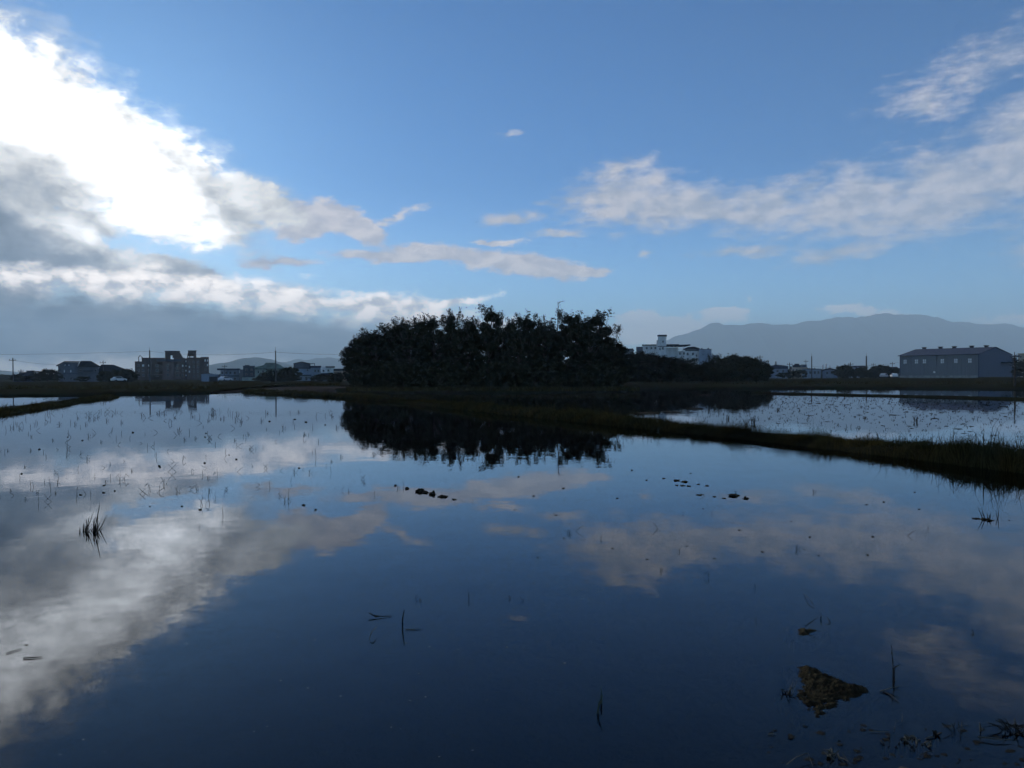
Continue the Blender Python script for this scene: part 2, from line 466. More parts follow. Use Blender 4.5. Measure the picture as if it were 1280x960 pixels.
def land(name, outline, z, material, n=90, m=26, amp=0.06, edge=0.8, lip=0.24):
    """raised field: outline is (near edge points, far edge points) joined by a grid; its near edge slopes to the water"""
    near, far = outline
    def lerp_path(path, t):
        k = t * (len(path) - 1); i = min(int(k), len(path) - 2); return Vector(path[i]).lerp(Vector(path[i + 1]), k - i)
    v = []; f = []
    rows = [0.0, 0.006, 0.012, 0.02] + [0.03 + 0.97 * (k / (m - 5)) ** 2 for k in range(m - 4)]
    zf = [-0.35, 0.55, 0.92, 1.0] + [1.0] * (m - 4)
    for j, s in enumerate(rows):
        for i in range(n + 1):
            a = lerp_path(near, i / n); b = lerp_path(far, i / n)
            L = (b - a).length
            ss_ = s if j > 3 else (0, 0.35, 0.9, 2.2)[j] / L * edge
            p = a.lerp(b, ss_)
            zz = (lip + (z - lip) * min(1.0, s / 0.45)) * zf[j] if j else -0.35
            if j: zz += amp * fb(p.x, p.y, 2, 0.13) * (1 if j > 1 else 0.6) + 0.05 * fb(p.x, p.y, 7, 0.7)
            v.append((p.x, p.y, zz))
    for j in range(len(rows) - 1):
        for i in range(n): f.append((j * (n + 1) + i, j * (n + 1) + i + 1, (j + 1) * (n + 1) + i + 1, (j + 1) * (n + 1) + i))
    me = bpy.data.meshes.new(name); me.from_pydata(v, [], f); me.update()
    return tag(place(name, me, material, smooth=True), kind='structure')

# fields on the far side of the water, left and right, and the plot the grove stands on
land('field', ([(-420, 150), g2(-420, 500), g2(-60, 495.5), g2(60, 494.5), g2(170, 492.6), g2(262, 491.2)],
               [(-420, 260), (-260, 240), (-180, 230), (-110, 215), (-60, 200), (-45, 200)]), 0.55, M_bank)
land('field', ([(-2600, 230), (-260, 175), (-120, 165), (-30, 160), (0, 158), (40, 150), (90, 145), (300, 150), (2600, 230)],
               [(-3800, 12000), (-2000, 12000), (-900, 12000), (-300, 12000), (0, 12000), (300, 12000), (900, 12000), (2500, 12000), (3800, 12000)]), 0.62, M_soil, n=160, m=34)
land('field', ([g2(745, 487.2), g2(850, 486.6), g2(945, 485.6), g2(1040, 485.4), g2(1160, 486.0), g2(1280, 486.6), g2(1600, 489)],
               [(12, 230), (40, 230), (65, 220), (95, 215), (130, 210), (175, 210), (260, 200)]), 0.72, M_bank)
land('grove_plot', ([g2(418, 488.5), g2(470, 490.0), g2(560, 491.0), g2(650, 490.5), g2(730, 489.5), g2(800, 487.5)],
                    [(-22, 150), (-14, 150), (-4, 150), (6, 150), (14, 150), (22, 150)]), 0.42, M_bank, n=60)
# mud flat between the far bank and the levee on the left
land('mud_flat', ([g2(258, 490.8), g2(300, 490.0), g2(360, 489.2), g2(420, 488.6)],
                  [(-58, 132), (-46, 132), (-34, 132), (-23, 132)]), 0.10, mat('wet_mud', (0.07, 0.06, 0.055), (0.035, 0.03, 0.028), 0.5, 0.9, 0.0, bump=0.03, bscale=3), n=40, m=16, amp=0.05, lip=0.08)
land('field', ([(-75, 133), (-45, 134), (-22, 134)], [(-85, 175), (-50, 175), (-20, 175)]), 0.5, M_bank, n=30, m=14)
# narrow dyke across the right-hand paddy
dyke_w = [g2(938, 491.8), g2(1030, 493.6), g2(1120, 495.6), g2(1230, 498.4), g2(1290, 500.2), g2(1600, 507)]
strip('dyke', off(dyke_w, 0.45), 0.45, 0.15, M_bank, 1.0)

wat = []
def water(pts):
    o = sheet('paddy_water', pts, 0.0, M_water); wat.append(o); return o
lc = [tuple(p) for p in levee_c]
dk = off(dyke_w, 0.45)
water([(-60, -8), (60, -8)] + lc[::-1][0:1] + lc[::-1][1:] + [g2(260, 489.5), g2(150, 491)] + left_c[::-1] + [(-60, 12)])
water(lc[1:] + [dk[-1]] + dk[::-1][1:] + [g2(945, 484.8), g2(850, 485.8), g2(800, 486.4), g2(650, 489), g2(560, 489.5), g2(430, 487.5)])
water(dk + [g2(1600, 487), g2(1280, 485.4), g2(1040, 484.4), g2(945, 484.8)])
water(left_c + [g2(150, 491), g2(60, 493), g2(-60, 494), g2(-420, 497), (-300, 60)])

# ------------------------------------------------------------------ distant ranges
M_hill = mat('forested_slope', (0.035, 0.050, 0.028), (0.055, 0.065, 0.038), 0.004, 0.95, 0.0)
def ridge(name, prof, D, depth, seed, rough=14.0, nx=420, ny=26):
    xs = [atd(px, py, D).x for px, py in prof]; zs = [atd(px, py, D).z for px, py in prof]
    X = np.linspace(xs[0], xs[-1], nx); Z = np.interp(X, xs, zs); Z = Z + np.array([rough * 1.1 * mnoise.fractal(Vector((x * 9.0 / depth, seed, 0)), 0.55, 2.1, 6) for x in X])
    v = []; f = []
    for j in range(ny):
        t = j / (ny - 1)                                     # 0 foot, .45 crest, 1 back foot
        env = math.sin(min(t / 0.45, 1) * math.pi / 2) ** 1.15 if t < 0.45 else math.cos((t - 0.45) / 0.55 * math.pi / 2)
        for i in range(nx):
            y = D + (t - 0.45) * depth
            q = fb(X[i], y, seed, 1 / (depth * 0.28), 6)
            side = max(0.0, min(1.0, min(i, nx - 1 - i) / 14.0))
            z = max(2.0, Z[i]) * env * (1 - 0.75 * (1 - env) * abs(fb(X[i], y * 0.4, seed + 2, 5.0 / depth, 4))) + rough * q * (0.35 + env) * 0.5
            v.append((X[i], y, z * side - 3))
    for j in range(ny - 1):
        for i in range(nx - 1): f.append((j * nx + i, j * nx + i + 1, (j + 1) * nx + i + 1, (j + 1) * nx + i))
    me = bpy.data.meshes.new(name); me.from_pydata(v, [], f); me.update()
    tag(place(name, me, M_hill, smooth=True), kind='structure')
ridge('mountain', [(790, 446), (830, 428), (862, 414), (884, 406), (905, 406.5), (940, 404), (980, 404.5), (1010, 402), (1060, 396.5), (1100, 394.5),
                   (1130, 393), (1150, 396), (1172, 401), (1195, 404.5), (1215, 407), (1240, 404), (1262, 409), (1290, 411), (1340, 402), (1420, 415), (1500, 430)], 9500, 3600, 3.0, 40)
ridge('hill', [(170, 466), (230, 463), (262, 459), (280, 454), (300, 450), (318, 446.5), (326, 446.8), (340, 450.5), (355, 454), (380, 459), (420, 463), (470, 466)], 4300, 1300, 8.0, 10)
ridge('hill', [(320, 458), (345, 453), (368, 449.5), (385, 450.5), (405, 447), (425, 447.5), (450, 451), (520, 446), (600, 452), (700, 450), (820, 458)], 6800, 2000, 5.0, 16)
ridge('hill', [(-200, 455), (-120, 452), (-60, 458), (-20, 463), (6, 466), (20, 469.5), (40, 471)], 4800, 1500, 2.0, 10)
# ------------------------------------------------------------------ grass on the banks
M_grass = leafmat('dry_grass', (0.027, 0.030, 0.015), 0.65, 0.2)
def blades(name, base, hgt, wid, lean, label, seed=1):
    """one mass of bent grass blades: base (n,3), heights, widths, lean lengths"""
    r = np.random.default_rng(seed); n = len(base)
    a = r.uniform(0, 2 * np.pi, n); b = r.uniform(0, 2 * np.pi, n)
    side = np.stack([np.cos(a), np.sin(a), np.zeros(n)], 1) * (wid / 2)[:, None]
    ln = np.stack([np.cos(b), np.sin(b), np.zeros(n)], 1) * lean[:, None]
    up = np.zeros((n, 3)); up[:, 2] = hgt
    mid = base + up * 0.58 + ln * 0.28
    tip = base + up * (1 - 0.25 * (lean / np.maximum(hgt, 1e-3))[:, None].clip(0, 1)) + ln
    v = np.stack([base - side, base + side, mid - side * 0.8, mid + side * 0.8, tip], 1).reshape(-1, 3)
    i = np.arange(n)[:, None] * 5
    f = np.concatenate([i + [0, 1, 3], i + [0, 3, 2], i + [2, 3, 4]])
    o = place(name, npmesh(name, v, f), M_grass)
    return tag(o, label, kind='stuff')
def bank_grass(path, half, top, n, h0, h1, label, seed, near_w=0.007):
    r = np.random.default_rng(seed)
    P = np.array([(p.x, p.y) for p in path]); d = np.diff(P, axis=0); L = np.hypot(d[:, 0], d[:, 1])
    mid = (P[:-1] + P[1:]) / 2; dist = np.hypot(mid[:, 0], mid[:, 1])
    w = L / dist ** 1.15; w /= w.sum()
    k = r.choice(len(L), n, p=w); t = r.random(n)
    nrm = np.stack([-d[:, 1], d[:, 0]], 1) / L[:, None]
    u = r.uniform(-1.08, 1.08, n)
    xy = P[k] + d[k] * t[:, None] + nrm[k] * (u * half)[:, None]
    z = top * np.clip(1 - np.abs(u) ** 3, 0, 1) - 0.03
    D = np.hypot(xy[:, 0], xy[:, 1])
    clump = np.array([fb(x, y, 6, 1.3) for x, y in xy])
    clump2 = np.array([fb(x, y, 2, 0.22) for x, y in xy])
    h = (h0 + (h1 - h0) * r.random(n) ** 1.8) * (1 + 0.8 * clump + 0.55 * clump2).clip(0.3, 2.1) * np.where(r.random(n) < 0.05, 2.0, 1.0)
    wid = near_w * (D / 15).clip(1, 5) ** 0.8 * r.uniform(0.7, 1.3, n)
    return blades('grass', np.c_[xy, z], h, wid, h * r.uniform(0.1, 0.85, n), label, seed)
bank_grass(LEVEE, LEVEE_HALF, 0.18, 130000, 0.07, 0.30, 'rough grass growing along the long straight levee', 3)
bank_grass(LEFTL, 0.9, 0.15, 26000, 0.06, 0.24, 'rough grass on the short curving levee', 4)
def field_grass(poly_px, n, h0, h1, label, seed, z=0.0, wid=0.03):
    """tufts between two image rows of the photograph, turned into ground positions"""
    r = np.random.default_rng(seed); (x0, x1, y0, y1) = poly_px; pts = []
    for _ in range(n):
        p = ground(r.uniform(x0, x1), r.uniform(y0, y1), z); pts.append(p)
    b = np.array(pts); h = h0 + (h1 - h0) * r.random(n)
    return blades('grass', b, h, np.full(n, wid), h * r.uniform(0.1, 0.8, n), label, seed)
field_grass((-40, 262, 480.5, 487), 7000, 0.12, 0.45, 'meadow grass on the flat field before the town', 5, 0.3, 0.05)
field_grass((790, 1320, 472.5, 480.5), 7000, 0.12, 0.5, 'meadow grass on the field before the warehouse', 6, 0.4, 0.06)
field_grass((432, 800, 485.0, 489.0), 6000, 0.15, 0.45, 'tall weeds along the foot of the grove', 7, 0.24, 0.05)
field_grass((260, 425, 480.6, 482.2), 2500, 0.12, 0.4, 'thin grass beyond the mud flat', 8, 0.3, 0.06)

# ------------------------------------------------------------------ trees
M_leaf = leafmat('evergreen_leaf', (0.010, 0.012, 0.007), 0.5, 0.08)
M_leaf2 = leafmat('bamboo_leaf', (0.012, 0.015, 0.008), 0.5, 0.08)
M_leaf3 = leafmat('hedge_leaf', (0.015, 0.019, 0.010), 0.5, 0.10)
M_bark = mat('bark', (0.055, 0.045, 0.036), (0.030, 0.025, 0.020), 4, 0.95, 0.1)
def crown_mesh(name, H, Rw, seed, low=0.08, nclump=52, per=120, leaf=0.30, tuft=8, power=0.8):
    r = np.random.default_rng(seed)
    C = []; 
    for i in range(nclump):
        t = low + (1 - low) * r.random() ** 0.85
        env = Rw * (math.sin(math.pi * min(1, (0.18 + 0.82 * t)) ** 1.25) ** power + 0.12)
        a = r.uniform(0, 2 * math.pi); q = env * math.sqrt(r.uniform(0.15, 1.0))
        C.append((q * math.cos(a), q * math.sin(a), H * t * 0.95, r.uniform(0.30, 0.62) * Rw * 0.62))
    V_ = []; N_ = []
    for (x, y, z, rad) in C:
        m = int(per * r.uniform(0.6, 1.25))
        d = r.normal(size=(m, 3)); d /= np.linalg.norm(d, axis=1)[:, None]
        d[:, 2] *= 0.72
        V_.append(np.array([x, y, z]) + d * (rad * r.uniform(0.35, 1.08, m) ** 0.7)[:, None])
    sprigs = []
    for i in range(tuft):                                       # feathery shoots above the crown
        a = r.uniform(0, 2 * math.pi); q = Rw * 0.75 * math.sqrt(r.random()); z = H * r.uniform(0.80, 0.93); ln = H * r.uniform(0.06, 0.19)
        top = np.array([q * math.cos(a) + r.normal() * 0.25, q * math.sin(a) + r.normal() * 0.25, z + ln]); bot = np.array([q * math.cos(a) * 0.9, q * math.sin(a) * 0.9, z - 0.5])
        sprigs.append((bot, top)); m = int(r.integers(40, 100))
        t = r.uniform(0.4, 1.0, m)[:, None]
        V_.append(bot + (top - bot) * t + r.normal(size=(m, 3)) * (0.28 * (1.15 - t * 0.55)))
    P = np.concatenate(V_); n = len(P)
    u = r.normal(size=(n, 3)); u /= np.linalg.norm(u, axis=1)[:, None]
    w = np.cross(u, r.normal(size=(n, 3))); w /= np.linalg.norm(w, axis=1)[:, None]
    s = leaf * r.uniform(0.45, 1.25, n)[:, None]
    q = np.stack([P - u * s, P + w * s * 0.42, P + u * s, P - w * s * 0.42], 1).reshape(-1, 3)
    f = np.arange(4 * n).reshape(-1, 4)
    return npmesh(name, q, f), C, sprigs
def trunk_mesh(name, H, Rw, C, sprigs, seed, r0=0.16):
    rr = random.Random(seed); b = MB()
    spine = [Vector((0.12 * Rw * math.sin(k * 0.9 + seed) * k / 6, 0.12 * Rw * math.cos(k * 1.1 + seed) * k / 6, H * 0.92 * k / 6 - (0.4 if k == 0 else 0))) for k in range(7)]
    b.tube(spine, [r0 * (1.15 - 0.95 * k / 6) for k in range(7)], 7)
    for (x, y, z, rad) in rr.sample(C, min(16, len(C))):
        k = max(0.6, min(5.2, (z / H * 6) - 1.2)); i = int(k); s = spine[i].lerp(spine[i + 1], k - i); e = Vector((x, y, z))
        b.tube([s, s.lerp(e, 0.5) + Vector((0, 0, -0.12 * (e - s).length)), e], [r0 * 0.42, r0 * 0.26, r0 * 0.1], 5)
    for bo, to in sprigs:
        b.tube([spine[4], Vector(bo), Vector(to)], [r0 * 0.25, 0.022, 0.010], 4)
    return b.mesh(name)
PROTO = []
for i, (H, Rw, nc, per, tf, lm) in enumerate([(10, 2.3, 60, 120, 10, M_leaf), (10, 1.9, 54, 120, 14, M_leaf2), (10, 2.7, 68, 115, 8, M_leaf), (10, 2.1, 50, 125, 16, M_leaf2)]):
    cm, C, sp = crown_mesh('crown', H, Rw, 20 + i, 0.10, nc, int(per * 2.3), 0.165, tf)
    cm.materials.append(lm); tm = trunk_mesh('trunk', H, Rw, C, sp, i); tm.materials.append(M_bark)
    PROTO.append((tm, cm, H, Rw))
SHRUB = []
for i in range(3):
    cm, C, sp = crown_mesh('crown', 3.0, 1.9, 50 + i, 0.02, 40, 130, 0.17, 5, 0.55)
    cm.materials.append(M_leaf3); tm = trunk_mesh('stem', 3.0, 1.9, C, sp, i, 0.07); tm.materials.append(M_bark)
    SHRUB.append((tm, cm, 3.0, 1.9))
ORD = 'first second third fourth fifth sixth seventh eighth ninth tenth eleventh twelfth thirteenth fourteenth fifteenth sixteenth seventeenth eighteenth nineteenth twentieth'.split()
ORD += ['twenty-' + o for o in ORD[:9]] + ['thirtieth']
def tree(px, top, D, label, group, width=None, protos=PROTO, base=0.4, name='evergreen_tree', cat='tree', k=None, tilt=0.0):
    tm, cm, H, Rw = protos[(random.randrange(len(protos)) if k is None else k)]
    p = atd(px, top, D); h = p.z - base
    e = empty(name, (p.x, D, base), label, cat, group, random.uniform(0, 6.28))
    s = h / H; sw = s if width is None else width / (2 * Rw)
    e.scale = (sw, sw, s); e.rotation_euler.y = tilt
    place('trunk' if protos is PROTO else 'stem', tm, None, e); place('crown', cm, None, e)
    return e
random.seed(21)
G = 'trees of the grove behind the levee'
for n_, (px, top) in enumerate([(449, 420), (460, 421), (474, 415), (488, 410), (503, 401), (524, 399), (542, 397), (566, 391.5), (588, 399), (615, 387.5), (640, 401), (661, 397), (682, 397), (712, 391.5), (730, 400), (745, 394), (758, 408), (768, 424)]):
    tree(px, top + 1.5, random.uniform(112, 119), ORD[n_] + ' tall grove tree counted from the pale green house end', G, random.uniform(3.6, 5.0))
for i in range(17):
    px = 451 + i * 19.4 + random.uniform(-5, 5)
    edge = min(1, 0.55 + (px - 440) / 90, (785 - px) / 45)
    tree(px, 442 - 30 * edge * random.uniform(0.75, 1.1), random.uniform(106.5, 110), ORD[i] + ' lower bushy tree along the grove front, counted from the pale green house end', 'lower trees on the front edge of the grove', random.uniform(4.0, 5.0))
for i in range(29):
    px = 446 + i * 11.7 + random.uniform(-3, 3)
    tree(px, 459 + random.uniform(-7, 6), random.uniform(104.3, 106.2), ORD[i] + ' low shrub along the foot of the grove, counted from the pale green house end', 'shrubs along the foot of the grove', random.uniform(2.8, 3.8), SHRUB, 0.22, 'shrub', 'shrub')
# bare, half dead tree rising above the others
e = empty('bare_tree', atd(697, 484, 113) * 1.0, 'thin nearly leafless tree whose bare twigs rise above the grove', 'tree')
e.location = (atd(697, 400, 113).x, 113, 0.4)
top = atd(697, 377, 113).z - 0.4
b = MB(); rr = random.Random(4)
sp = [Vector((0.10 * math.sin(k), 0.1 * math.cos(k * 1.3), top * k / 9 - (0.3 if k == 0 else 0))) for k in range(10)]
b.tube(sp, [0.13 * (1.1 - k / 9.4) + 0.012 for k in range(10)], 6)
b.build('trunk', M_bark, e)
b = MB()
for k in range(16):
    t = 6.2 + 2.8 * k / 16; i = int(t); s = sp[i].lerp(sp[min(i + 1, 9)], t - i); a = rr.uniform(0, 6.28); L = rr.uniform(0.5, 1.15)
    q = s + Vector((math.cos(a) * L, math.sin(a) * L * 0.6, L * rr.uniform(0.25, 0.8)))
    b.tube([s, s.lerp(q, 0.5) + Vector((0, 0, 0.05)), q], [0.032, 0.024, 0.012], 4)
    for j in range(2):
        w = s.lerp(q, rr.uniform(0.4, 0.8)); b.tube([w, w + Vector((rr.uniform(-.4, .4), rr.uniform(-.3, .3), rr.uniform(0.05, 0.4)))], [0.02, 0.01], 4)
b.build('twigs', M_bark, e)
cm, _, _ = crown_mesh('leaves', 1.5, 0.55, 77, 0.0, 9, 26, 0.12, 0); cm.materials.append(M_leaf2)
o = place('leaves', cm, None, e); o.location = (-0.55, 0, top - 3.6)

# trees and bushes between the grove and the warehouse
GH = 'trees screening the white building'
for n_, (px, top, D, w) in enumerate(sorted([(779, 452, 128, 4.5), (792, 442, 150, 5), (803, 444, 150, 5), (815, 443.5, 152, 6), (830, 446, 150, 6), (843, 447, 150, 6), (856, 450, 152, 6), (868, 455, 150, 5), (880, 456, 150, 5), (787, 448, 145, 5), (824, 450, 144, 6), (850, 455, 143, 6)])):
    tree(px, top, D, ORD[n_] + ' broad dark tree before the white tower building, counted from the grove', GH, w, PROTO, 0.6)
for n_, (px, top, D, w) in enumerate([(893, 452, 155, 7), (905, 446.5, 156, 7), (918, 445.5, 157, 7), (931, 448, 156, 7), (944, 453, 155, 6), (953, 460, 154, 4)]):
    tree(px, top, D, ORD[n_] + ' dense rounded bush beside the small houses, counted from the white tower building', 'rounded bushes beside the town houses', w, SHRUB, 0.6, 'bush', 'bush')
for i in range(19):
    px = 778 + i * 9.6 + random.uniform(-2, 2)
    tree(px, 462 + random.uniform(-3, 3), random.uniform(140, 148), ORD[i] + ' low hedge shrub below the white tower building, counted from the grove', 'hedge shrubs below the white building', random.uniform(3.2, 4.4), SHRUB, 0.55, 'shrub', 'shrub')
# trees among the houses, left and right
for n_, (px, top, D, w) in enumerate(sorted([(22, 468, 230, 3.4), (30, 470, 232, 4), (50, 464, 225, 4.5), (60, 461, 226, 4.5), (68, 463, 226, 3.6), (44, 470, 222, 4)])):
    tree(px, top, D, ORD[5 - n_] + ' scrubby dark tree counted from the grey gabled house towards the shed', 'scrubby trees beside the grey house', w, PROTO, 0.6)
for n_, (px, top, D, w) in enumerate(sorted([(132, 465, 240, 5), (141, 464, 241, 6), (150, 463, 239, 6), (158, 462, 240, 5), (165, 464, 243, 4), (104, 471, 242, 4)])):
    tree(px, top, D, ORD[n_] + ' round dark tree counted from the grey gabled house towards the apartment block', 'trees before the low roofed house', w, SHRUB, 0.6, 'round_tree', 'tree')
for n_, (px, top, D, w) in enumerate(sorted([(332, 466, 210, 4), (340, 463, 211, 4.2), (350, 468, 209, 4), (361, 460, 212, 5), (366, 461, 213, 4), (356, 468, 208, 4), (328, 471, 207, 4), (396, 470, 205, 4), (401, 468, 206, 3.4), (417, 466, 190, 4), (424, 467, 170, 3)])):
    tree(px, top, D, ORD[n_] + ' garden tree counted from the pale green house towards the grove', 'garden trees before the pale green house', w, SHRUB, 0.6, 'round_tree', 'tree')
for n_, (px, top, D, w) in enumerate(sorted([(1001, 463, 262, 4), (1052, 458, 262, 5), (1058, 457, 264, 5), (1075, 460, 268, 4.5), (1079, 459, 270, 3.6), (1093, 459, 268, 5), (1100, 457, 270, 5), (1106, 458, 269, 5), (1114, 461, 268, 4), (1120, 461, 270, 4), (1068, 463, 262, 4), (1086, 463, 264, 4), (990, 464, 258, 4), (978, 466, 256, 3.4), (1274, 460, 232, 4), (1280, 452, 228, 5), (1290, 450, 226, 6)])):
    tree(px, top, D, ORD[n_] + ' dark tree counted from the rounded bushes past the houses and warehouse', 'trees among the low houses by the warehouse', w, SHRUB if px < 1110 else PROTO, 0.8, 'town_tree', 'tree')

# far belts of low trees behind the houses, too small to tell apart
def belt(px0, px1, D, y0, y1, n, label, seed):
    r = np.random.default_rng(seed); a = atd(px0, 470, D).x; b = atd(px1, 470, D).x
    x = r.uniform(a, b, n); hmax = np.array([atd(640, y0, D).z + (atd(640, y1, D).z - atd(640, y0, D).z) * (0.5 + 0.9 * fb(q, seed, 0, 0.035, 4)) for q in x]).clip(1.0, 30)
    P = np.c_[x, D + r.normal(size=n) * 3, 0.4 + hmax * r.random(n) ** 0.8]
    u = r.normal(size=(n, 3)); u /= np.linalg.norm(u, axis=1)[:, None]; w = np.cross(u, r.normal(size=(n, 3))); w /= np.linalg.norm(w, axis=1)[:, None]
    s = 0.8 * r.uniform(0.5, 1.4, n)[:, None]
    q = np.stack([P - u * s, P + w * s * 0.6, P + u * s, P - w * s * 0.6], 1).reshape(-1, 3)
    tag(place('tree_belt', npmesh('tree_belt', q, np.arange(4 * n).reshape(-1, 4)), M_leaf3), label, kind='stuff')
belt(-60, 460, 480, 469.0, 465.0, 16000, 'far belt of low trees behind the houses by the apartment block', 1)
belt(930, 1330, 430, 467.5, 463.0, 14000, 'far belt of low trees behind the houses by the warehouse', 2)
# ------------------------------------------------------------------ buildings
def wmat(name, c, sc=0.5): return mat(name, c, tuple(v * 0.72 for v in c), sc, 0.9, 0.2, stretch=(1, 1, 0.35))
M_brownwall = wmat('stained_brown_render', (0.095, 0.066, 0.060)); M_pinkwall = wmat('pinkish_render', (0.145, 0.105, 0.098))
M_whitewall = wmat('whitewashed_wall', (0.80, 0.80, 0.79)); M_greywall = wmat('grey_blue_wall', (0.12, 0.14, 0.17)); M_bluewall = wmat('pale_blue_wall', (0.30, 0.36, 0.44))
M_greenwall = wmat('pale_green_wall', (0.32, 0.38, 0.34)); M_darkwall = wmat('dark_slate_wall', (0.055, 0.068, 0.095)); M_tan = wmat('tan_wall', (0.50, 0.42, 0.33))
M_roofdark = mat('dark_roof_sheet', (0.035, 0.04, 0.055), None, 1.5, 0.95, 0.05); M_roofblue = mat('blue_roof_sheet', (0.055, 0.075, 0.12), None, 1.5, 0.9, 0.1)
M_roofgreen = mat('green_roof_sheet', (0.20, 0.27, 0.23), None, 1.0, 0.9, 0.1)
M_glassd = mat('dark_window_glass', (0.03, 0.035, 0.045), None, 2, 0.15, 0.5); M_frame = mat('window_frame', (0.30, 0.30, 0.31), None, 2, 0.6)
M_glassw = mat('sky_bright_pane_white', (0.88, 0.88, 0.87), (0.82, 0.82, 0.81), 2, 0.35, 0.5)  # no blinds: white base colour stands in for sky brightness in the panes
M_panelg = mat('grey_corrugated_sheet', (0.20, 0.21, 0.225), (0.17, 0.18, 0.195), 0.6, 0.6, 0.3, bump=0.02, bscale=3, stretch=(6, 6, 0.2))
M_panelb = mat('blue_corrugated_sheet', (0.080, 0.100, 0.150), (0.07, 0.09, 0.135), 0.6, 0.6, 0.3, bump=0.02, bscale=3, stretch=(6, 6, 0.2))
M_door = mat('blue_door_paint', (0.05, 0.07, 0.26), None, 1, 0.6); M_steel = mat('galvanised_steel', (0.33, 0.34, 0.36), None, 2, 0.4, 0.5)
M_pole = mat('concrete_pole', (0.10, 0.10, 0.10), None, 2, 0.9); M_wire = mat('black_cable', (0.02, 0.02, 0.02), None, 2, 0.8)

class B:
    """a building at distance D seen between photograph columns; local metres from pixels"""
    def __init__(s, name, px, base, D, label, cat='building', rz=0.0, group=None):
        p = atd(px, 470, D); th = math.atan2(p.x, D)      # it faces the paddies where the camera stands
        s.k = D * math.cos(th) / FPX; s.px = px; rz -= th
        s.D = D; s.z0 = base; s.o = empty(name, (p.x, D, base), label, cat, group, rz)
    def x(s, px): return (px - s.px) * s.k
    def z(s, px, py): return atd(px, py, s.D).z - s.z0
    def box(s, name, x0, x1, yt, yb, d0, d1, m, parent=None):
        zc = (x0 + x1) / 2; zb = -0.6 if yb is None else s.z(zc, yb)
        return MB().box(s.x(x0), s.x(x1), d0, d1, zb, s.z(zc, yt)).build(name, m, parent or s.o)
    def prism(s, name, pts, d0, d1, m, parent=None):
        return MB().prism([(s.x(a), s.z(a, b)) for a, b in pts], d0, d1).build(name, m, parent or s.o)
    def win(s, cx, cy, w, h, d, pane=None, cols=1, rows=1, parent=None, fm=None):
        """frame proud of the wall at depth d, with panes set back in it"""
        x, z = s.x(cx), s.z(cx, cy); w *= s.k / 2; h *= s.k / 2; t = min(0.09, w * 0.25)
        b = MB(); b.box(x - w, x + w, d - 0.10, d - 0.004, z + h - t, z + h); b.box(x - w - 0.05, x + w + 0.05, d - 0.16, d - 0.004, z - h - t, z - h)
        b.box(x - w, x - w + t, d - 0.10, d - 0.004, z - h, z + h - t); b.box(x + w - t, x + w, d - 0.10, d - 0.004, z - h, z + h - t)
        for c in range(1, cols): q = x - w + 2 * w * c / cols; b.box(q - t / 2, q + t / 2, d - 0.09, d - 0.004, z - h, z + h - t)
        f = b.build('window', fm or M_frame, parent or s.o)
        for c in range(cols):
            a0 = x - w + 2 * w * c / cols + t * 0.55; a1 = x - w + 2 * w * (c + 1) / cols - t * 0.55
            MB().box(a0, a1, d - 0.05, d - 0.006, z - h + 0.002, z + h - t - 0.002).build('pane', pane or M_glassd, f)
        return f

# --- apartment block
A = B('apartment_block', 216, 0.6, 380, 'weathered brown apartment block with two stubby rooftop towers', 'building')
A.box('wall', 169.5, 190, 452, None, 0.0, 14, M_brownwall)
A.box('wall', 190, 203, 452.5, None, 3.0, 14, M_brownwall)
A.box('wall', 203, 217.3, 449, None, -0.6, 14, M_pinkwall)
A.box('wall', 217.3, 231.2, 447, None, 0.4, 14, M_brownwall)
A.box('stair_tower', 231.2, 234.2, 447.6, None, 1.6, 13, M_pinkwall)
A.box('wall', 234.2, 252, 446.6, None, 0.2, 14, M_brownwall)
A.box('wall', 252, 262, 445.8, None, -0.3, 14, M_brownwall)
A.box('roof_room', 178, 206, 447.2, 452.6, 3.4, 11, M_brownwall)
A.box('roof_slab', 196, 226.5, 449.2, 451.8, -1.7, 6, M_darkwall)
A.box('canopy', 189, 203, 467.4, 469.0, -1.6, 2.9, M_pinkwall)
for a in (173.6, 177.6):
    A.box('roof_pillar', a, a + 1.0, 446.2, 452, 1.3, 1.8, M_brownwall)
A.prism('roof_gable', [(173.4, 447.5), (175.6, 445), (178.8, 447.5), (178.8, 446.9), (175.6, 444.2), (173.4, 446.7)], 1.2, 5, M_darkwall)
# roof tower with a round hole through it
tw = A.box('roof_tower', 206.5, 213.4, 439, 449.4, 2, 8, M_brownwall)
A.prism('tower_wall', [(215.8, 447.2), (215.8, 439), (224.8, 439.4), (229.2, 446.9)], 2, 8, M_brownwall, tw)
A.box('tower_lintel', 213.4, 215.8, 439.02, 443.8, 2, 8, M_brownwall, tw)
A.box('tower_cap', 206.0, 225.4, 438.4, 439.0, 1.7, 8.3, M_darkwall, tw)
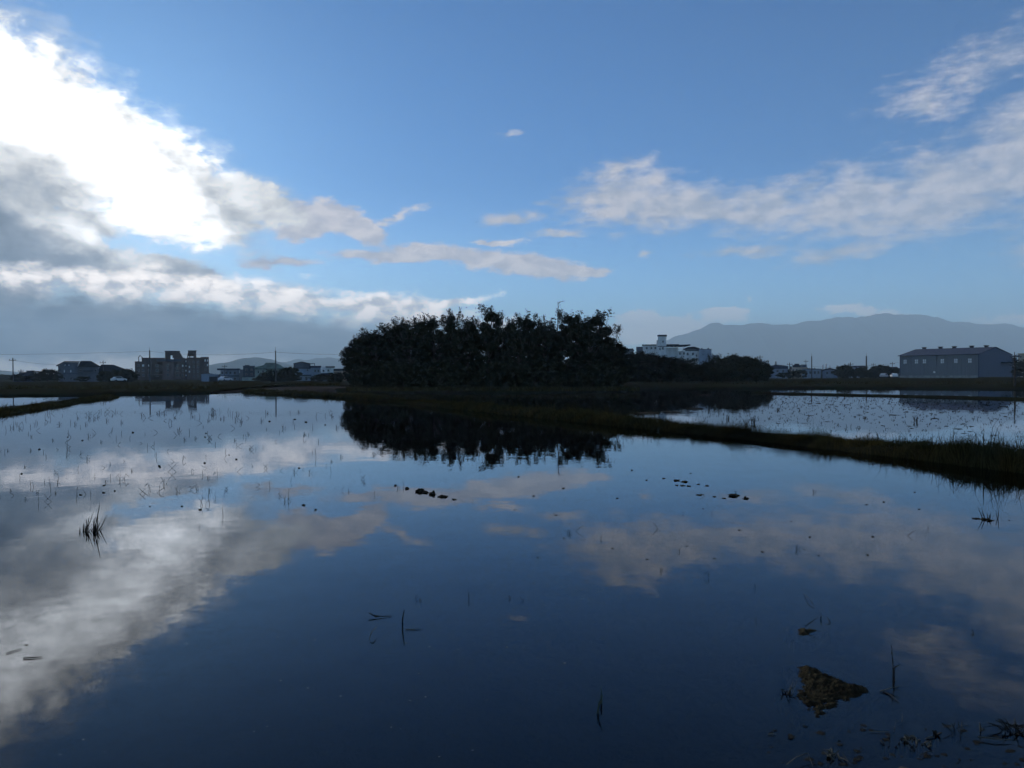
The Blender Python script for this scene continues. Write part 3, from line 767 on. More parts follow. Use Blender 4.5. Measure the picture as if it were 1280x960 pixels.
# second roof tower, open at its foot
tw = A.prism('roof_tower', [(234.4, 444.8), (236, 438.6), (246, 438.4), (246, 444.8)], 2, 8, M_brownwall)
for a, b_ in ((234.4, 235.2), (237.2, 238.4), (242.6, 246)): A.box('tower_pillar', a, b_, 444.8, 447.0, 2, 8, M_brownwall, tw)
A.box('tower_cap', 235.4, 246.6, 437.6, 438.3, 1.7, 8.3, M_darkwall, tw)
for y in (450.2, 456, 462, 468):
    A.win(257.2, y, 1.8, 3.0, -0.3, M_glassw if y < 452 else M_glassd); A.win(260.2, y, 1.5, 3.0, -0.3, M_glassw if y in (450.2, 456) else M_glassd)
    A.win(232.7, y + 1.2, 1.5, 2.2, 1.6, M_glassw)
    A.win(237.0, y + 2.4, 1.8, 2.6, 0.2, M_glassw if y in (456, 462) else M_glassd); A.win(242.5, y + 2, 2.6, 3.0, 0.2, cols=2); A.win(248, y + 2, 2.6, 3.0, 0.2, cols=2)
for y in (457, 463, 469):
    s_ = A.box('balcony', 218.4, 226, y + 2.0, y + 4.4, -0.9, 0.3, M_pinkwall); A.win(222, y, 4.0, 2.6, 0.4, cols=3, parent=s_)
    A.win(228.6, y, 2.0, 2.8, 0.4, M_glassw if y == 457 else M_glassd); A.win(210, y - 0.5, 2.2, 3.0, -0.6)
    A.win(174, y, 2.4, 3.0, 0.0, cols=2); A.win(179.6, y, 2.6, 3.0, 0.0, M_glassw if y == 457 else M_glassd, cols=2); A.win(186.5, y, 1.8, 2.4, 0.0, M_glassw if y == 457 else M_glassd); A.win(196.6, y, 4, 3.4, 3.0, cols=3)
A.box('shop_wall', 186, 233, 475.6, None, -3.2, -2.7, M_pinkwall)

# --- grey gabled house and its neighbour
H = B('grey_house', 98, 0.6, 262, 'grey blue two storey house with a double pitched dark roof', 'house')
H.box('wall', 73, 97, 457.2, None, 0, 9, M_greywall); H.box('wall', 97, 124, 458.6, None, 1.2, 9, M_greywall)
H.prism('gable', [(73.2, 457.3), (81.4, 452.9), (99, 452.9), (97, 457.3)], 0.3, 8, M_greywall)
H.prism('roof', [(70.6, 457.8), (81, 452.2), (100, 452.2), (108, 456.6), (108, 455.6), (100, 451.6), (81, 451.6), (70.6, 457.0)], -0.9, 9.4, M_roofdark)
H.prism('roof', [(98, 456), (101.4, 451.0), (114, 451.0), (126, 457.6), (126, 458.9), (97, 458.9)], 0.5, 9.6, M_roofdark)
H.box('storey_band', 73, 97, 466.8, 467.6, -0.06, -0.006, M_darkwall)
H.box('porch', 104, 116, 463.2, 464.2, -1.2, 1.1, M_roofdark)
H.win(80.6, 464, 1.3, 3.6, 0, M_glassw); H.win(88.6, 464, 1.3, 3.4, 0, M_glassw); H.win(81.6, 456.4, 1.2, 1.8, 0.3, M_glassw); H.win(86.4, 456.6, 2.0, 1.6, 0.3, M_glassw, 2)
H.win(80.6, 473, 2.6, 3.4, 0); H.win(89, 473, 3.6, 3.6, 0, cols=2); H.win(101, 463, 3, 3, 1.2, cols=2); H.win(120, 463, 2.4, 3, 1.2); H.win(108, 472, 4, 4, 1.2, cols=3)
H = B('low_house', 146, 0.6, 275, 'dark roofed low house half hidden by round trees', 'house')
H.box('wall', 127, 163, 464.2, None, 0.6, 10, M_greywall)
H.prism('roof', [(122.6, 463.2), (126.6, 455.9), (141.6, 455.9), (163.8, 463.6), (163.8, 464.6), (122.6, 464.6)], -0.6, 10.5, M_roofdark)
for q in (131, 137, 143, 149, 156): H.win(q, 467.6, 3.0, 3.0, 0.6, cols=2)
H = B('flat_roofed_shed', 34, 0.6, 250, 'small dark shed with a raised flat roof', 'shed')
H.box('wall', 24.2, 43, 466.2, None, 0, 6, M_darkwall); H.box('roof', 23.4, 43.4, 465.2, 466.2, -0.4, 6.3, M_roofdark); H.box('roof_room', 33, 42.6, 463.2, 465.2, 0.5, 5, M_darkwall)
H.prism('lean_to', [(17, 471), (24.2, 466.6), (24.2, 480), (17, 480)], 0.2, 5, M_darkwall); H.win(30, 471, 3, 3, 0, cols=2); H.win(38, 471, 3, 3, 0, cols=2)

# --- houses between the apartment block and the grove
H = B('small_shed', 263, 0.6, 240, 'small pale shed with a dark open bay beside the apartment block', 'shed')
H.box('wall', 251.6, 261.4, 468.6, None, 0, 4, M_bluewall); H.box('back_wall', 261.4, 273, 468.8, None, 3.6, 4, M_darkwall); H.box('post', 272.2, 273, 468.8, None, 0, 0.3, M_bluewall)
H.prism('roof', [(251, 468.7), (251, 468.0), (262, 467.2), (274, 467.8), (274, 468.7)], -0.4, 4.3, M_bluewall); H.box('lintel', 261.4, 272.2, 468.8, 470.8, 0, 0.2, M_bluewall)
H = B('flat_house', 286, 0.6, 300, 'long low blue grey house under a thin flat roof', 'house')
H.box('wall', 275.5, 299, 462.6, None, 0, 9, M_bluewall); H.box('roof_slab', 271.5, 300.5, 460.6, 462.4, -1.2, 9.5, M_roofblue); H.box('storey_slab', 273, 300, 469.4, 470.6, -1.0, -0.02, M_roofblue)
for q in (278, 283, 288, 293.5): H.win(q, 466, 2.4, 3, 0, cols=2); H.win(q, 473.5, 2.6, 3.4, 0, cols=2)
H = B('slate_house', 311, 0.6, 295, 'boxy dark slate house with a parapet roof', 'house')
H.box('wall', 304, 319, 458.6, None, 0, 9, M_darkwall); H.box('parapet', 303.6, 319.2, 457.2, 458.6, -0.15, 0.2, M_darkwall); H.box('side_wing', 299.6, 304, 461.8, None, 0.6, 8, M_greywall); H.box('roof_room', 306, 312, 456.2, 458.5, 2, 6, M_darkwall)
for y in (462, 467.5): H.win(308, y, 2.6, 2.6, 0, cols=2); H.win(314.5, y, 2.6, 2.6, 0, cols=2)
H.box('garden_wall', 303, 322, 471.6, None, -12, -11.6, M_greenwall)
H = B('green_house', 336, 0.6, 285, 'pale green house with a curved green roof', 'house')
H.box('wall', 318.6, 354.6, 460.8, None, 0, 10, M_greenwall)
H.prism('roof', [(317.6, 461), (318.4, 458.8), (326, 457.2), (330, 456.6), (331, 454.4), (333, 453.4), (343, 453.4), (346, 454.2), (351, 456.4), (355.4, 460), (355.6, 461)], -0.5, 10.4, M_roofgreen)
H.box('spire', 318.9, 319.8, 453.8, 458.4, 1, 1.4, M_whitewall); H.box('eave', 317.4, 355.8, 460.9, 461.5, -0.7, -0.01, M_roofdark)
H.win(329, 464.4, 3, 3, 0, cols=2); H.win(346.2, 464.2, 2, 3.2, 0); H.win(349.6, 464.4, 1.4, 3.2, 0); H.win(323, 465, 2, 3, 0); H.win(337, 466, 3, 3, 0, cols=2)
H = B('gabled_workshop', 383, 0.6, 270, 'pale blue workshop whose upper storey is framed by a dark low gable', 'building')
H.box('wall', 368, 388, 460.4, None, 0, 10, M_bluewall); H.prism('upper_wall', [(367.6, 460.2), (367.6, 454.6), (377.5, 452.6), (387.4, 454.6), (387.4, 460.2)], 0.4, 10, M_greywall)
H.prism('roof', [(366.8, 455), (377.5, 452.8), (388.2, 455), (388.2, 454.2), (377.5, 452.0), (366.8, 454.2)], -0.6, 10.3, M_roofdark)
for q in (367.2, 387.4): H.box('corner_post', q, q + 0.7, 454.6, 460.4, -0.3, 0.38, M_roofdark)
H.box('storey_band', 367, 388.2, 459.8, 460.8, -0.5, -0.01, M_roofdark); H.box('awning', 366.6, 389, 468.4, 469.8, -1.8, -0.01, M_roofdark)
H.box('roof_frame', 388.3, 393.6, 454.2, 454.9, 0, 4, M_roofdark); H.box('roof_post', 393, 393.6, 454.9, 457.4, 0, 0.4, M_roofdark)
H.box('side_wall', 388, 401, 459.4, None, 1.0, 9, M_bluewall); H.box('side_roof', 388.3, 401.8, 457.2, 459.2, 0.2, 9.3, M_roofblue)
H.win(373, 462.6, 2.2, 1.8, 0); H.win(384.4, 462.6, 2.0, 1.6, 0); H.win(394, 463.4, 2, 3, 1.0); H.win(398, 463.4, 1.8, 3, 1.0); H.win(376, 473, 3, 4, 0, cols=2); H.win(383, 473, 3, 4, 0, cols=2)
H = B('white_house', 410, 0.6, 268, 'white house with a dark flat awning roof near the grove', 'house')
H.box('wall', 401.8, 417, 460, None, 0.8, 8, M_whitewall); H.box('roof_slab', 407, 418.6, 457.8, 459.4, -0.5, 8.4, M_roofdark); H.box('water_tank_plinth', 403, 406.6, 457.4, 460, 2, 4, M_whitewall)
H.win(404.4, 463.4, 2.2, 2.4, 0.8); H.win(410.5, 463, 2.4, 2.4, 0.8, cols=2)
H = B('blue_roofed_shed', 410, 0.6, 225, 'low shed with a blue sloping roof before the white house', 'shed')
H.box('wall', 401, 413, 470.4, None, 0, 4, M_greywall); H.prism('roof', [(399.6, 470.6), (402, 466.4), (411, 466.0), (414, 470.6)], -0.4, 4.4, M_roofblue); H.win(405, 473, 2, 2.4, 0); H.win(410, 473, 2, 2.4, 0)
H = B('long_roofed_house', 423, 0.6, 290, 'dark roofed house at the left end of the grove', 'house')
H.box('wall', 413.5, 440, 463.4, None, 0.3, 8, M_tan); H.prism('roof', [(412, 463.6), (417, 461), (436, 460.6), (442, 463.6)], -0.4, 8.4, M_roofdark); H.win(417, 466, 2, 2.4, 0.3); H.win(423, 466, 2.4, 2.4, 0.3, cols=2)

# --- white building with a tower, behind the trees
H = B('white_villa', 840, 0.8, 300, 'sprawling white building with a square lookout tower and dark flat roofs', 'building')
H.box('wall', 803, 824, 431.4, None, 2, 12, M_whitewall); H.box('wall', 794.5, 803, 432.8, None, 3.2, 12, M_greywall); H.box('roof_slab', 802, 824, 430.2, 431.4, 1.4, 12.3, M_roofdark)
tw = H.box('tower', 822.4, 833, 420.2, None, 0, 4.2, M_whitewall); H.box('tower_roof', 821.8, 833.6, 418.4, 420.0, -0.4, 4.6, M_roofdark, tw); H.box('tower_band', 822.3, 833.1, 432.4, 433.2, -0.1, -0.006, M_roofdark, tw)
H.win(828.8, 426.8, 1.8, 2.2, 0, parent=tw); H.win(828.6, 435.2, 2.2, 3, 0, parent=tw); H.win(825, 436, 1.4, 3, 0, parent=tw)
H.box('tower_annex', 820.4, 822.4, 425, 440, 1, 3.4, M_whitewall)
H.box('terrace_wall', 833, 848, 434.4, None, 2.0, 11, M_whitewall); H.box('terrace_roof', 832.4, 849, 430.2, 432.2, 0.6, 11, M_roofdark)
H.prism('canopy_roof', [(838.4, 433), (838.4, 431.6), (862, 430.8), (863.4, 431.4), (856, 433)], -1.0, 7, M_roofdark)
for q in (837, 841.6, 846.6, 853.6): H.box('pillar', q, q + 0.8, 433, 440, -0.6, -0.2, M_whitewall)
H.box('upper_wall', 848, 858, 438.6, None, 1.8, 10, M_whitewall)
H.prism('hip_roof', [(853.6, 436.6), (860, 433.8), (867.6, 433.4), (874.4, 435.4), (874.4, 436.6)], 0.2, 9, M_roofdark)
H.box('roof_room', 857, 873.6, 436.6, 439, 0.8, 8.6, M_greywall); H.box('wall', 856, 873.4, 439, None, 0.9, 10, M_whitewall)
H.box('wall', 873.4, 888.8, 437.2, None, -0.4, 10, M_bluewall); H.box('parapet', 873, 889.2, 436.6, 437.2, -0.6, 10.2, M_greywall); H.box('wall', 888.8, 898.6, 444.2, None, 0.6, 9, M_greywall)
for q in (876.6, 884.6): H.box('roof_vent', q, q + 1.6, 434.8, 436.6, 3, 3.6, M_darkwall)
for q in (808, 814, 819): H.win(q, 434.6, 2.4, 2.6, 2, cols=2)
for q in (859.6, 866.2): H.win(q, 442.4, 2.6, 3.2, 0.9, cols=2); H.win(q, 449, 2.6, 3, 0.9, cols=2)
for q in (850, 855): H.win(q, 441.6, 2.0, 2.8, 1.8)
H.win(892, 448, 1.8, 2.6, 0.6); H.win(895.6, 448, 1.8, 2.6, 0.6); H.win(870.6, 444.6, 1.4, 3, 0.9); H.prism('porch_gable', [(862, 447.4), (867, 443.6), (872.6, 447.4)], -0.4, 0.8, M_whitewall)
H = B('low_grey_house', 785, 0.8, 290, 'low grey roofed house just past the right end of the grove', 'house')
H.box('wall', 777, 792, 437.6, None, 0.2, 8, M_greywall); H.prism('roof', [(775, 438), (779, 436.2), (791, 435.6), (793, 438)], -0.4, 8.3, M_roofblue); H.win(782, 441, 2, 2.4, 0.2); H.win(788, 441, 2, 2.4, 0.2)

# --- little houses by the warehouse
H = B('dark_roofed_house', 945, 0.8, 290, 'house with a broad dark roof behind the rounded bushes', 'house')
H.box('wall', 930, 951, 451.6, None, 0.3, 8, M_greywall); H.prism('roof', [(927, 452), (931, 448.4), (944, 449.6), (953.4, 452.4), (953.4, 453.2), (927, 453.2)], -0.5, 8.4, M_roofdark); H.win(936, 455.6, 2.6, 2.4, 0.3, cols=2); H.win(945, 455.6, 2.6, 2.4, 0.3, cols=2)
H = B('blue_gabled_house', 972, 0.8, 300, 'blue grey house with a wide low gable and a tank on its roof', 'house')
H.box('wall', 960.4, 984.4, 460.6, None, 0, 9, M_bluewall); H.prism('roof', [(958.6, 461), (963, 457.4), (970, 455.6), (978, 456.6), (985.4, 457.6), (985.4, 461)], -0.5, 9.4, M_roofblue)
H.box('water_tank_stand', 968.6, 970.8, 451.6, 456.2, 3, 3.8, M_steel); H.box('annex', 952, 960.4, 455.2, None, 1, 8, M_darkwall); H.win(965, 463.6, 2.4, 2.2, 0, cols=2); H.win(972, 463.6, 2.4, 2.2, 0, cols=2); H.win(979, 463.6, 2.4, 2.2, 0, cols=2); H.win(956, 458, 2, 2.2, 1)
H = B('tan_house', 999, 0.8, 310, 'tan house with dark sheds on its flat roof', 'house')
H.box('wall', 988.4, 1009.6, 459.2, None, 0, 9, M_tan); H.box('roof_shed', 990.4, 1001, 456.2, 459, 1.4, 7, M_roofdark); H.box('roof_room', 1001.2, 1008.4, 455.6, 459.2, 2, 7, M_greywall); H.box('roof_beam', 993, 999, 454.6, 456.1, 2, 5, M_roofdark)
for q in (991.5, 996, 1004): H.win(q, 462.4, 2.2, 2.2, 0, cols=2)
H = B('white_shop', 1015, 0.8, 280, 'white flat fronted shop with dark openings', 'shop')
H.box('wall', 1003, 1026, 461.6, None, 0, 8, M_bluewall); H.box('parapet', 1002.6, 1026.4, 461.0, 461.6, -0.3, 8.2, M_roofblue)
for q in (1008, 1013, 1018.6, 1023): H.win(q, 465.6, 2.6, 3.4, 0, cols=2)
H = B('arched_house', 1037, 0.8, 285, 'pale house with a dark arched roof', 'house')
H.box('wall', 1028, 1047, 463.4, None, 0, 8, M_bluewall); H.prism('roof', [(1026.6, 464.2), (1030, 461.4), (1037, 460.0), (1044, 461.2), (1048.4, 464.2), (1047, 464.3), (1043, 462.6), (1037, 461.6), (1031, 462.6), (1028, 464.3)], -0.5, 8.4, M_roofdark)
H.prism('upper_wall', [(1028.4, 463.3), (1031, 462.7), (1037, 461.7), (1043, 462.7), (1046.6, 463.3)], 0.05, 7.8, M_bluewall); H.win(1034, 466, 2.4, 2.4, 0, cols=2); H.win(1040, 466, 2.4, 2.4, 0, cols=2)
def tank(px, yt, yb, D, w=2.0):
    p0 = atd(px, yb, D); p1 = atd(px, yt, D); r = w * D / FPX / 2
    e = empty('water_tank', (p0.x, D, p0.z), 'white rooftop water tank above the arched house', 'water tank', 'rooftop water tanks'); h = p1.z - p0.z
    MB().tube([(0, 0, 0.3 * h), (0, 0, 0.9 * h), (0, 0, h)], [r, r, r * 0.55], 10).build('cylinder', M_whitewall, e)
    for a in range(4): MB().tube([(r * .7 * math.cos(a * 1.57 + .8), r * .7 * math.sin(a * 1.57 + .8), -0.6), (r * .7 * math.cos(a * 1.57 + .8), r * .7 * math.sin(a * 1.57 + .8), 0.3 * h)], 0.05, 4).build('leg', M_steel, e)
for px, yt in ((1028.4, 456.2), (1032.6, 454.6), (1037.4, 456.6)): tank(px, yt, 462, 290, 1.9)
H = B('far_pale_house', 1071, 0.8, 330, 'far pale house seen between dark trees', 'house')
H.box('wall', 1061, 1083, 458.6, None, 0, 8, M_bluewall); H.prism('roof', [(1060, 458.8), (1063, 457.2), (1080, 457.0), (1084, 458.8)], -0.4, 8.4, M_roofblue); H.win(1066, 461.4, 2.2, 2.2, 0); H.win(1072, 461.4, 2.2, 2.2, 0)
H = B('long_low_house', 1108, 0.8, 330, 'long low house just left of the warehouse behind trees', 'house')
H.box('wall', 1090, 1124, 461.0, None, 0, 8, M_greywall); H.prism('roof', [(1089, 461.2), (1093, 459.2), (1121, 458.6), (1125, 461.2)], -0.4, 8.4, M_roofdark); H.win(1096, 463.6, 2.2, 2.2, 0); H.win(1112, 463.6, 2.2, 2.2, 0)
H = B('storeyed_block', 1269, 0.9, 300, 'dark blue block with stepped flat roofs behind the warehouse', 'building')
H.box('wall', 1261, 1271, 446.8, None, 0, 8, M_darkwall)
for y in (444.4, 449.4, 454.6, 459.8): H.box('storey_slab', 1260, 1274.6 - (y - 444) * 0.12, y, y + 1.6, -1.0, 8.4, M_roofblue)
for y in (452, 457.4): H.win(1264, y, 2.4, 2, 0, M_glassw); H.win(1268.4, y, 2.4, 2, 0, M_glassw)
H = B('tan_apartment', 1284, 0.9, 330, 'tan apartment building past the warehouse', 'building')
H.box('wall', 1272.4, 1300, 442.6, None, 0, 9, M_tan); H.box('parapet', 1272, 1300.4, 441.6, 442.6, -0.3, 9.2, M_tan)
for y in (446, 451.6): H.win(1276, y, 2, 2.4, 0); H.win(1281, y, 2, 2.4, 0)

# --- warehouse
C0 = atd(1222.4, 470, 245); L1 = atd(1124.6, 470, 266); zb = 0.75
u = Vector((L1.x - C0.x, L1.y - C0.y, 0)); WL = u.length; u.normalize(); ang = math.atan2(-u.y, -u.x)      # local +x runs from the far left corner to the near one
w = empty('warehouse', (C0.x, C0.y, zb), 'grey corrugated warehouse with a blue gable end and ridge vents', 'warehouse', None, ang)
eave = atd(1222.4, 442.6, 245).z - zb; GW = 21.5; apex = eave + 2.15
def wb(name, x0, x1, y0, y1, z0, z1, m, parent=None): return MB().box(x0, x1, y0, y1, z0, z1).build(name, m, parent or w)
cuts = [0, 0.168, 0.335, 0.49, 0.635, 0.80, 1.0]
for a, b_ in zip(cuts, cuts[1:]): wb('wall_panel', -WL + a * WL + 0.04, -WL + b_ * WL - 0.04, 0.03, 0.25, 0.5, eave, M_panelg)
wb('plinth', -WL, -0.06, -0.12, 0.28, -1.0, 0.5, mat('concrete', (0.36, 0.36, 0.35), None, 1, 0.9)); wb('backing_wall', -WL + 0.02, -0.3, 0.26, 0.5, 0, eave, M_darkwall)
MB().prism([(0.02, 0), (GW, 0), (GW, eave), (GW / 2, apex), (0.02, eave)], -0.3, 0).build('gable_wall', M_panelb, w).rotation_euler = (0, 0, math.pi / 2)
gw = MB().prism([(0, 0), (GW, 0), (GW, eave), (GW / 2, apex), (0, eave)], WL - 0.3, WL).build('gable_wall', M_panelb, w); gw.rotation_euler = (0, 0, math.pi / 2)
wb('back_wall', -WL + 0.3, -0.3, GW - 0.3, GW, 0, eave, M_panelg)
rf = MB()
for s0, s1 in (((-0.5, eave - 0.1), (GW / 2, apex + 0.12)), ((GW / 2, apex + 0.12), (GW + 0.5, eave - 0.1))):
    rf.prism([(s0[0], s0[1]), (s1[0], s1[1]), (s1[0], s1[1] + 0.16), (s0[0], s0[1] + 0.16)], -0.45, WL + 0.45)
ro = rf.build('roof', M_roofblue, w); ro.rotation_euler = (0, 0, math.pi / 2)
for t in (0.10, 0.32, 0.5, 0.72, 0.90):
    vx = -WL + t * WL; v_ = MB().box(GW / 2 - 0.45, GW / 2 + 0.45, -vx - 0.45, -vx + 0.45, apex + 0.25, apex + 0.72).box(GW / 2 - 0.6, GW / 2 + 0.6, -vx - 0.6, -vx + 0.6, apex + 0.722, apex + 0.9).build('ridge_vent', M_roofdark, ro)
for t in (0.075, 0.23, 0.335, 0.565, 0.735, 0.905):
    cx = -WL + t * WL; f = MB()
    for q in (cx - 0.62, cx - 0.05, cx + 0.52): f.box(q, q + 0.1, -0.08, 0.026, eave - 2.75, eave - 1.25)
    for q in (eave - 2.75, eave - 2.05, eave - 1.33): f.box(cx - 0.62, cx + 0.62, -0.082, 0.022, q, q + 0.08)
    fo = f.build('window', M_frame, w)
    for ax in (cx - 0.515, cx + 0.055):
        for az in (eave - 2.665, eave - 1.965): wb('pane', ax, ax + 0.46, -0.02, 0.02, az, az + 0.62, M_glassw, fo)
wb('meter_box', -WL + 0.455 * WL, -WL + 0.475 * WL, -0.25, 0.026, 1.3, 1.95, M_glassw)
dr = wb('door', 0.006, 0.12, GW * 0.735, GW * 0.95, 0.05, 4.3, M_door); wb('door_canopy', 0.006, 2.2, GW * 0.66, GW * 1.0, 4.45, 4.8, M_roofdark, dr)

# ------------------------------------------------------------------ utility poles and wires
def pole(px, yt, yb, D, arm=True, w=0.17, lab='', drum=False):
    zt = atd(px, yt, D).z; x = atd(px, (yt + yb) / 2, D).x; z0 = 0.5
    e = empty('utility_pole', (x, D, z0), lab, 'utility pole', 'utility poles'); h = zt - z0
    MB().tube([(0, 0, -0.6), (0, 0, h)], [w, w * 0.72], 8).build('shaft', M_pole, e)
    if arm:
        MB().box(-0.95, 0.95, -w - 0.14, -w * 0.5, h - 0.75, h - 0.6).build('crossarm', M_pole, e)
        for q in (-0.8, 0, 0.8): MB().tube([(q, -w - 0.05, h - 0.6), (q, -w - 0.05, h - 0.28)], 0.06, 6).build('insulator', M_pole, e)
    else: MB().tube([(0, 0, h - 0.01), (0, 0, h + 0.9)], 0.035, 5).build('lightning_rod', M_pole, e)
    if drum: MB().tube([(0.45, 0, h - 2.4), (0.45, 0, h - 1.3)], 0.32, 9).build('transformer', M_pole, e)
    return Vector((x, D, zt - 0.35))
W0 = pole(16.3, 447.5, 482, 225, lab='tall pole with one crossarm beside the small dark shed')
pole(26.4, 461.5, 480, 270, w=0.12, lab='short thin pole behind the small dark shed')
pole(129, 450.8, 480, 245, lab='pole with a crossarm rising over the low house roof', w=0.13)
W1 = pole(187.2, 437.8, 479, 250, arm=False, w=0.26, lab='thick plain pole standing before the apartment block')
pole(281, 456.0, 476, 290, w=0.15, lab='thin pole before the long flat roofed house')
W2 = pole(344.6, 438.4, 479.5, 200, arm=False, w=0.19, lab='tall plain pole standing alone before the pale green house')
pole(946.5, 445.5, 470, 280, w=0.2, lab='pole with a crossarm beside the rounded bushes', drum=True)
pole(950, 444.2, 470, 282, w=0.2, lab='slightly taller twin of the pole beside the rounded bushes', drum=True)
pole(987, 453.2, 470, 270, w=0.18, lab='stout pole between the blue gabled house and the tan house', drum=True)
pole(1007.4, 450, 468, 330, w=0.12, lab='thin distant pole behind the tan house')
W3 = pole(1014.6, 445.2, 470, 262, arm=False, w=0.22, lab='tall dark pole before the white shop')
pole(1063, 453, 468, 285, w=0.2, lab='pole carrying a transformer among dark trees', drum=True)
W4 = pole(1083, 445, 466, 275, arm=False, w=0.3, lab='thick pale pole among the trees left of the warehouse')
pole(1091.6, 453.6, 466, 330, w=0.12, lab='thin distant pole over the long low house')
W5 = pole(1115.4, 452.6, 466, 320, w=0.14, lab='slim pole close to the left wall of the warehouse')
for q in (936, 939.4, 942.4):
    e = empty('roof_antenna', (atd(q, 450, 290).x, 292, atd(q, 450.6, 292).z), 'thin antenna mast on the broad dark roof', 'antenna', 'antennas on the dark roof')
    MB().tube([(0, 0, -0.4), (0, 0, 1.9)], 0.045, 5).box(-0.4, 0.4, -0.03, 0.03, 1.5, 1.56).build('mast', M_steel, e)
def wire(a, b, lab, sag=0.6, r=0.022):
    pts = [a.lerp(b, t / 14) - Vector((0, 0, sag * 4 * (t / 14) * (1 - t / 14))) for t in range(15)]
    tag(MB().tube(pts, r, 4).build('power_line', M_wire), lab, 'power line', 'power lines')
WL_ = atd(-160, 443, 240); WR_ = atd(470, 441.5, 190)
wire(WL_, W1, 'power line running left from the pole before the apartment block', 0.5)
wire(W1, W2, 'power line between the apartment block pole and the lone tall pole', 0.9)
wire(W2, WR_, 'power line from the lone tall pole towards the grove', 0.4)
wire(atd(-160, 462, 225), W0 - Vector((0, 0, 3.4)), 'low power line at the pole beside the dark shed', 0.3); wire(W0 - Vector((0, 0, 3.4)), atd(75, 463, 262), 'low power line between the dark shed and the grey house', 0.3)
wire(W0 - Vector((0, 0, 0.2)), atd(75, 455.4, 255), 'upper power line from the crossarm pole to the grey house', 0.4)
wire(W3 - Vector((0, 0, 3)), W4 - Vector((0, 0, 3)), 'power line between the dark pole and the thick pale pole', 0.6); wire(W4 - Vector((0, 0, 3)), W5, 'power line from the thick pale pole to the slim pole', 0.4)
wire(W5, atd(1180, 449, 320), 'power line from the slim pole to behind the warehouse', 0.2)

# ------------------------------------------------------------------ parked cars and small things by the road
M_car = {k: mat('car_paint_' + k, c, c, 1, 0.3, 0.5) for k, c in (('white', (0.72, 0.73, 0.74)), ('silver', (0.45, 0.46, 0.48)))}
M_tyre = mat('tyre', (0.02, 0.02, 0.02), None, 2, 0.9)
def car(px, D, base, col, lab, rz=0.0):
    p = atd(px, 470, D); e = empty('parked_car', (p.x, D, base), lab, 'car', 'parked cars', rz)
    MB().prism([(-2.1, .35), (2.1, .35), (2.15, .75), (1.5, .95), (-1.9, 1.0), (-2.15, .8)], -0.85, 0.85).build('body', M_car[col], e)
    MB().prism([(-1.75, 1.0), (-1.2, 1.45), (0.4, 1.47), (1.2, 0.97)], -0.74, 0.74).build('cabin', M_car[col], e)
    for y in (-0.755, 0.755): MB().prism([(-1.5, 1.03), (-1.12, 1.38), (0.34, 1.39), (0.95, 1.02)], min(y, y * .99), max(y, y * .99)).build('side_window', M_glassd, e)
    for x in (-1.3, 1.35):
        for y in (-0.86, 0.66): MB().tube([(x, y, .33), (x, y + .2, .33)], 0.33, 12).build('wheel', M_tyre, e)
car(148.4, 236, 0.42, 'white', 'white car parked under the round trees by the low house', 1.0)
car(281.5, 232, 0.42, 'white', 'white car parked by the small pale shed', 1.2)
car(1105, 255, 0.6, 'silver', 'silver car parked near trees left of the warehouse', 0.9)
car(1117.4, 250, 0.6, 'white', 'white car parked at the corner of the warehouse', 1.3)
# ------------------------------------------------------------------ things in and on the near water
M_stalk = mat('dead_rice_stalk', (0.020, 0.018, 0.013), (0.012, 0.011, 0.008), 9, 0.9, 0.2)
M_straw = mat('pale_straw', (0.10, 0.09, 0.065), (0.05, 0.045, 0.03), 9, 0.8, 0.2)
M_green = mat('green_blade', (0.035, 0.05, 0.02), None, 9, 0.8, 0.2)
M_clod = mat('wet_clod', (0.016, 0.014, 0.010), (0.024, 0.021, 0.013), 9, 0.9, 0.08, bump=0.01, bscale=60)
def stalk(b, p, h, az, lean, r=0.004, bend=0.0, n=4):
    """a tapering stem from p, leaning and bending over at the tip"""
    d = Vector((math.cos(az), math.sin(az), 0)); pts = []
    for k in range(n):
        t = k / (n - 1); pts.append(Vector(p) + Vector((0, 0, h * t * (1 - bend * t * 0.8))) + d * (lean * h * t + bend * h * t * t))
    b.tube([pts[0] - Vector((0, 0, 0.06))] + pts, [r] * n + [r * 0.45], 4); return pts[-1]
def tuft(px, py, n, h, name, lab, cat, group=None, spread=0.05, r=0.005, m=None, seed=0, lean=0.5, bendy=0.4):
    rr = random.Random(seed); p = ground(px, py); e = empty(name, p, lab, cat, group)
    for i in range(n):
        b = MB(); a = rr.uniform(0, 6.28); q = spread * math.sqrt(rr.random())
        stalk(b, (q * math.cos(a), q * math.sin(a), 0), h * rr.uniform(0.45, 1.0), rr.uniform(0, 6.28), lean * rr.uniform(0.1, 1), r * rr.uniform(0.7, 1.2), bendy * rr.uniform(0, 1))
        b.build('blade', m or M_stalk, e)
    return e
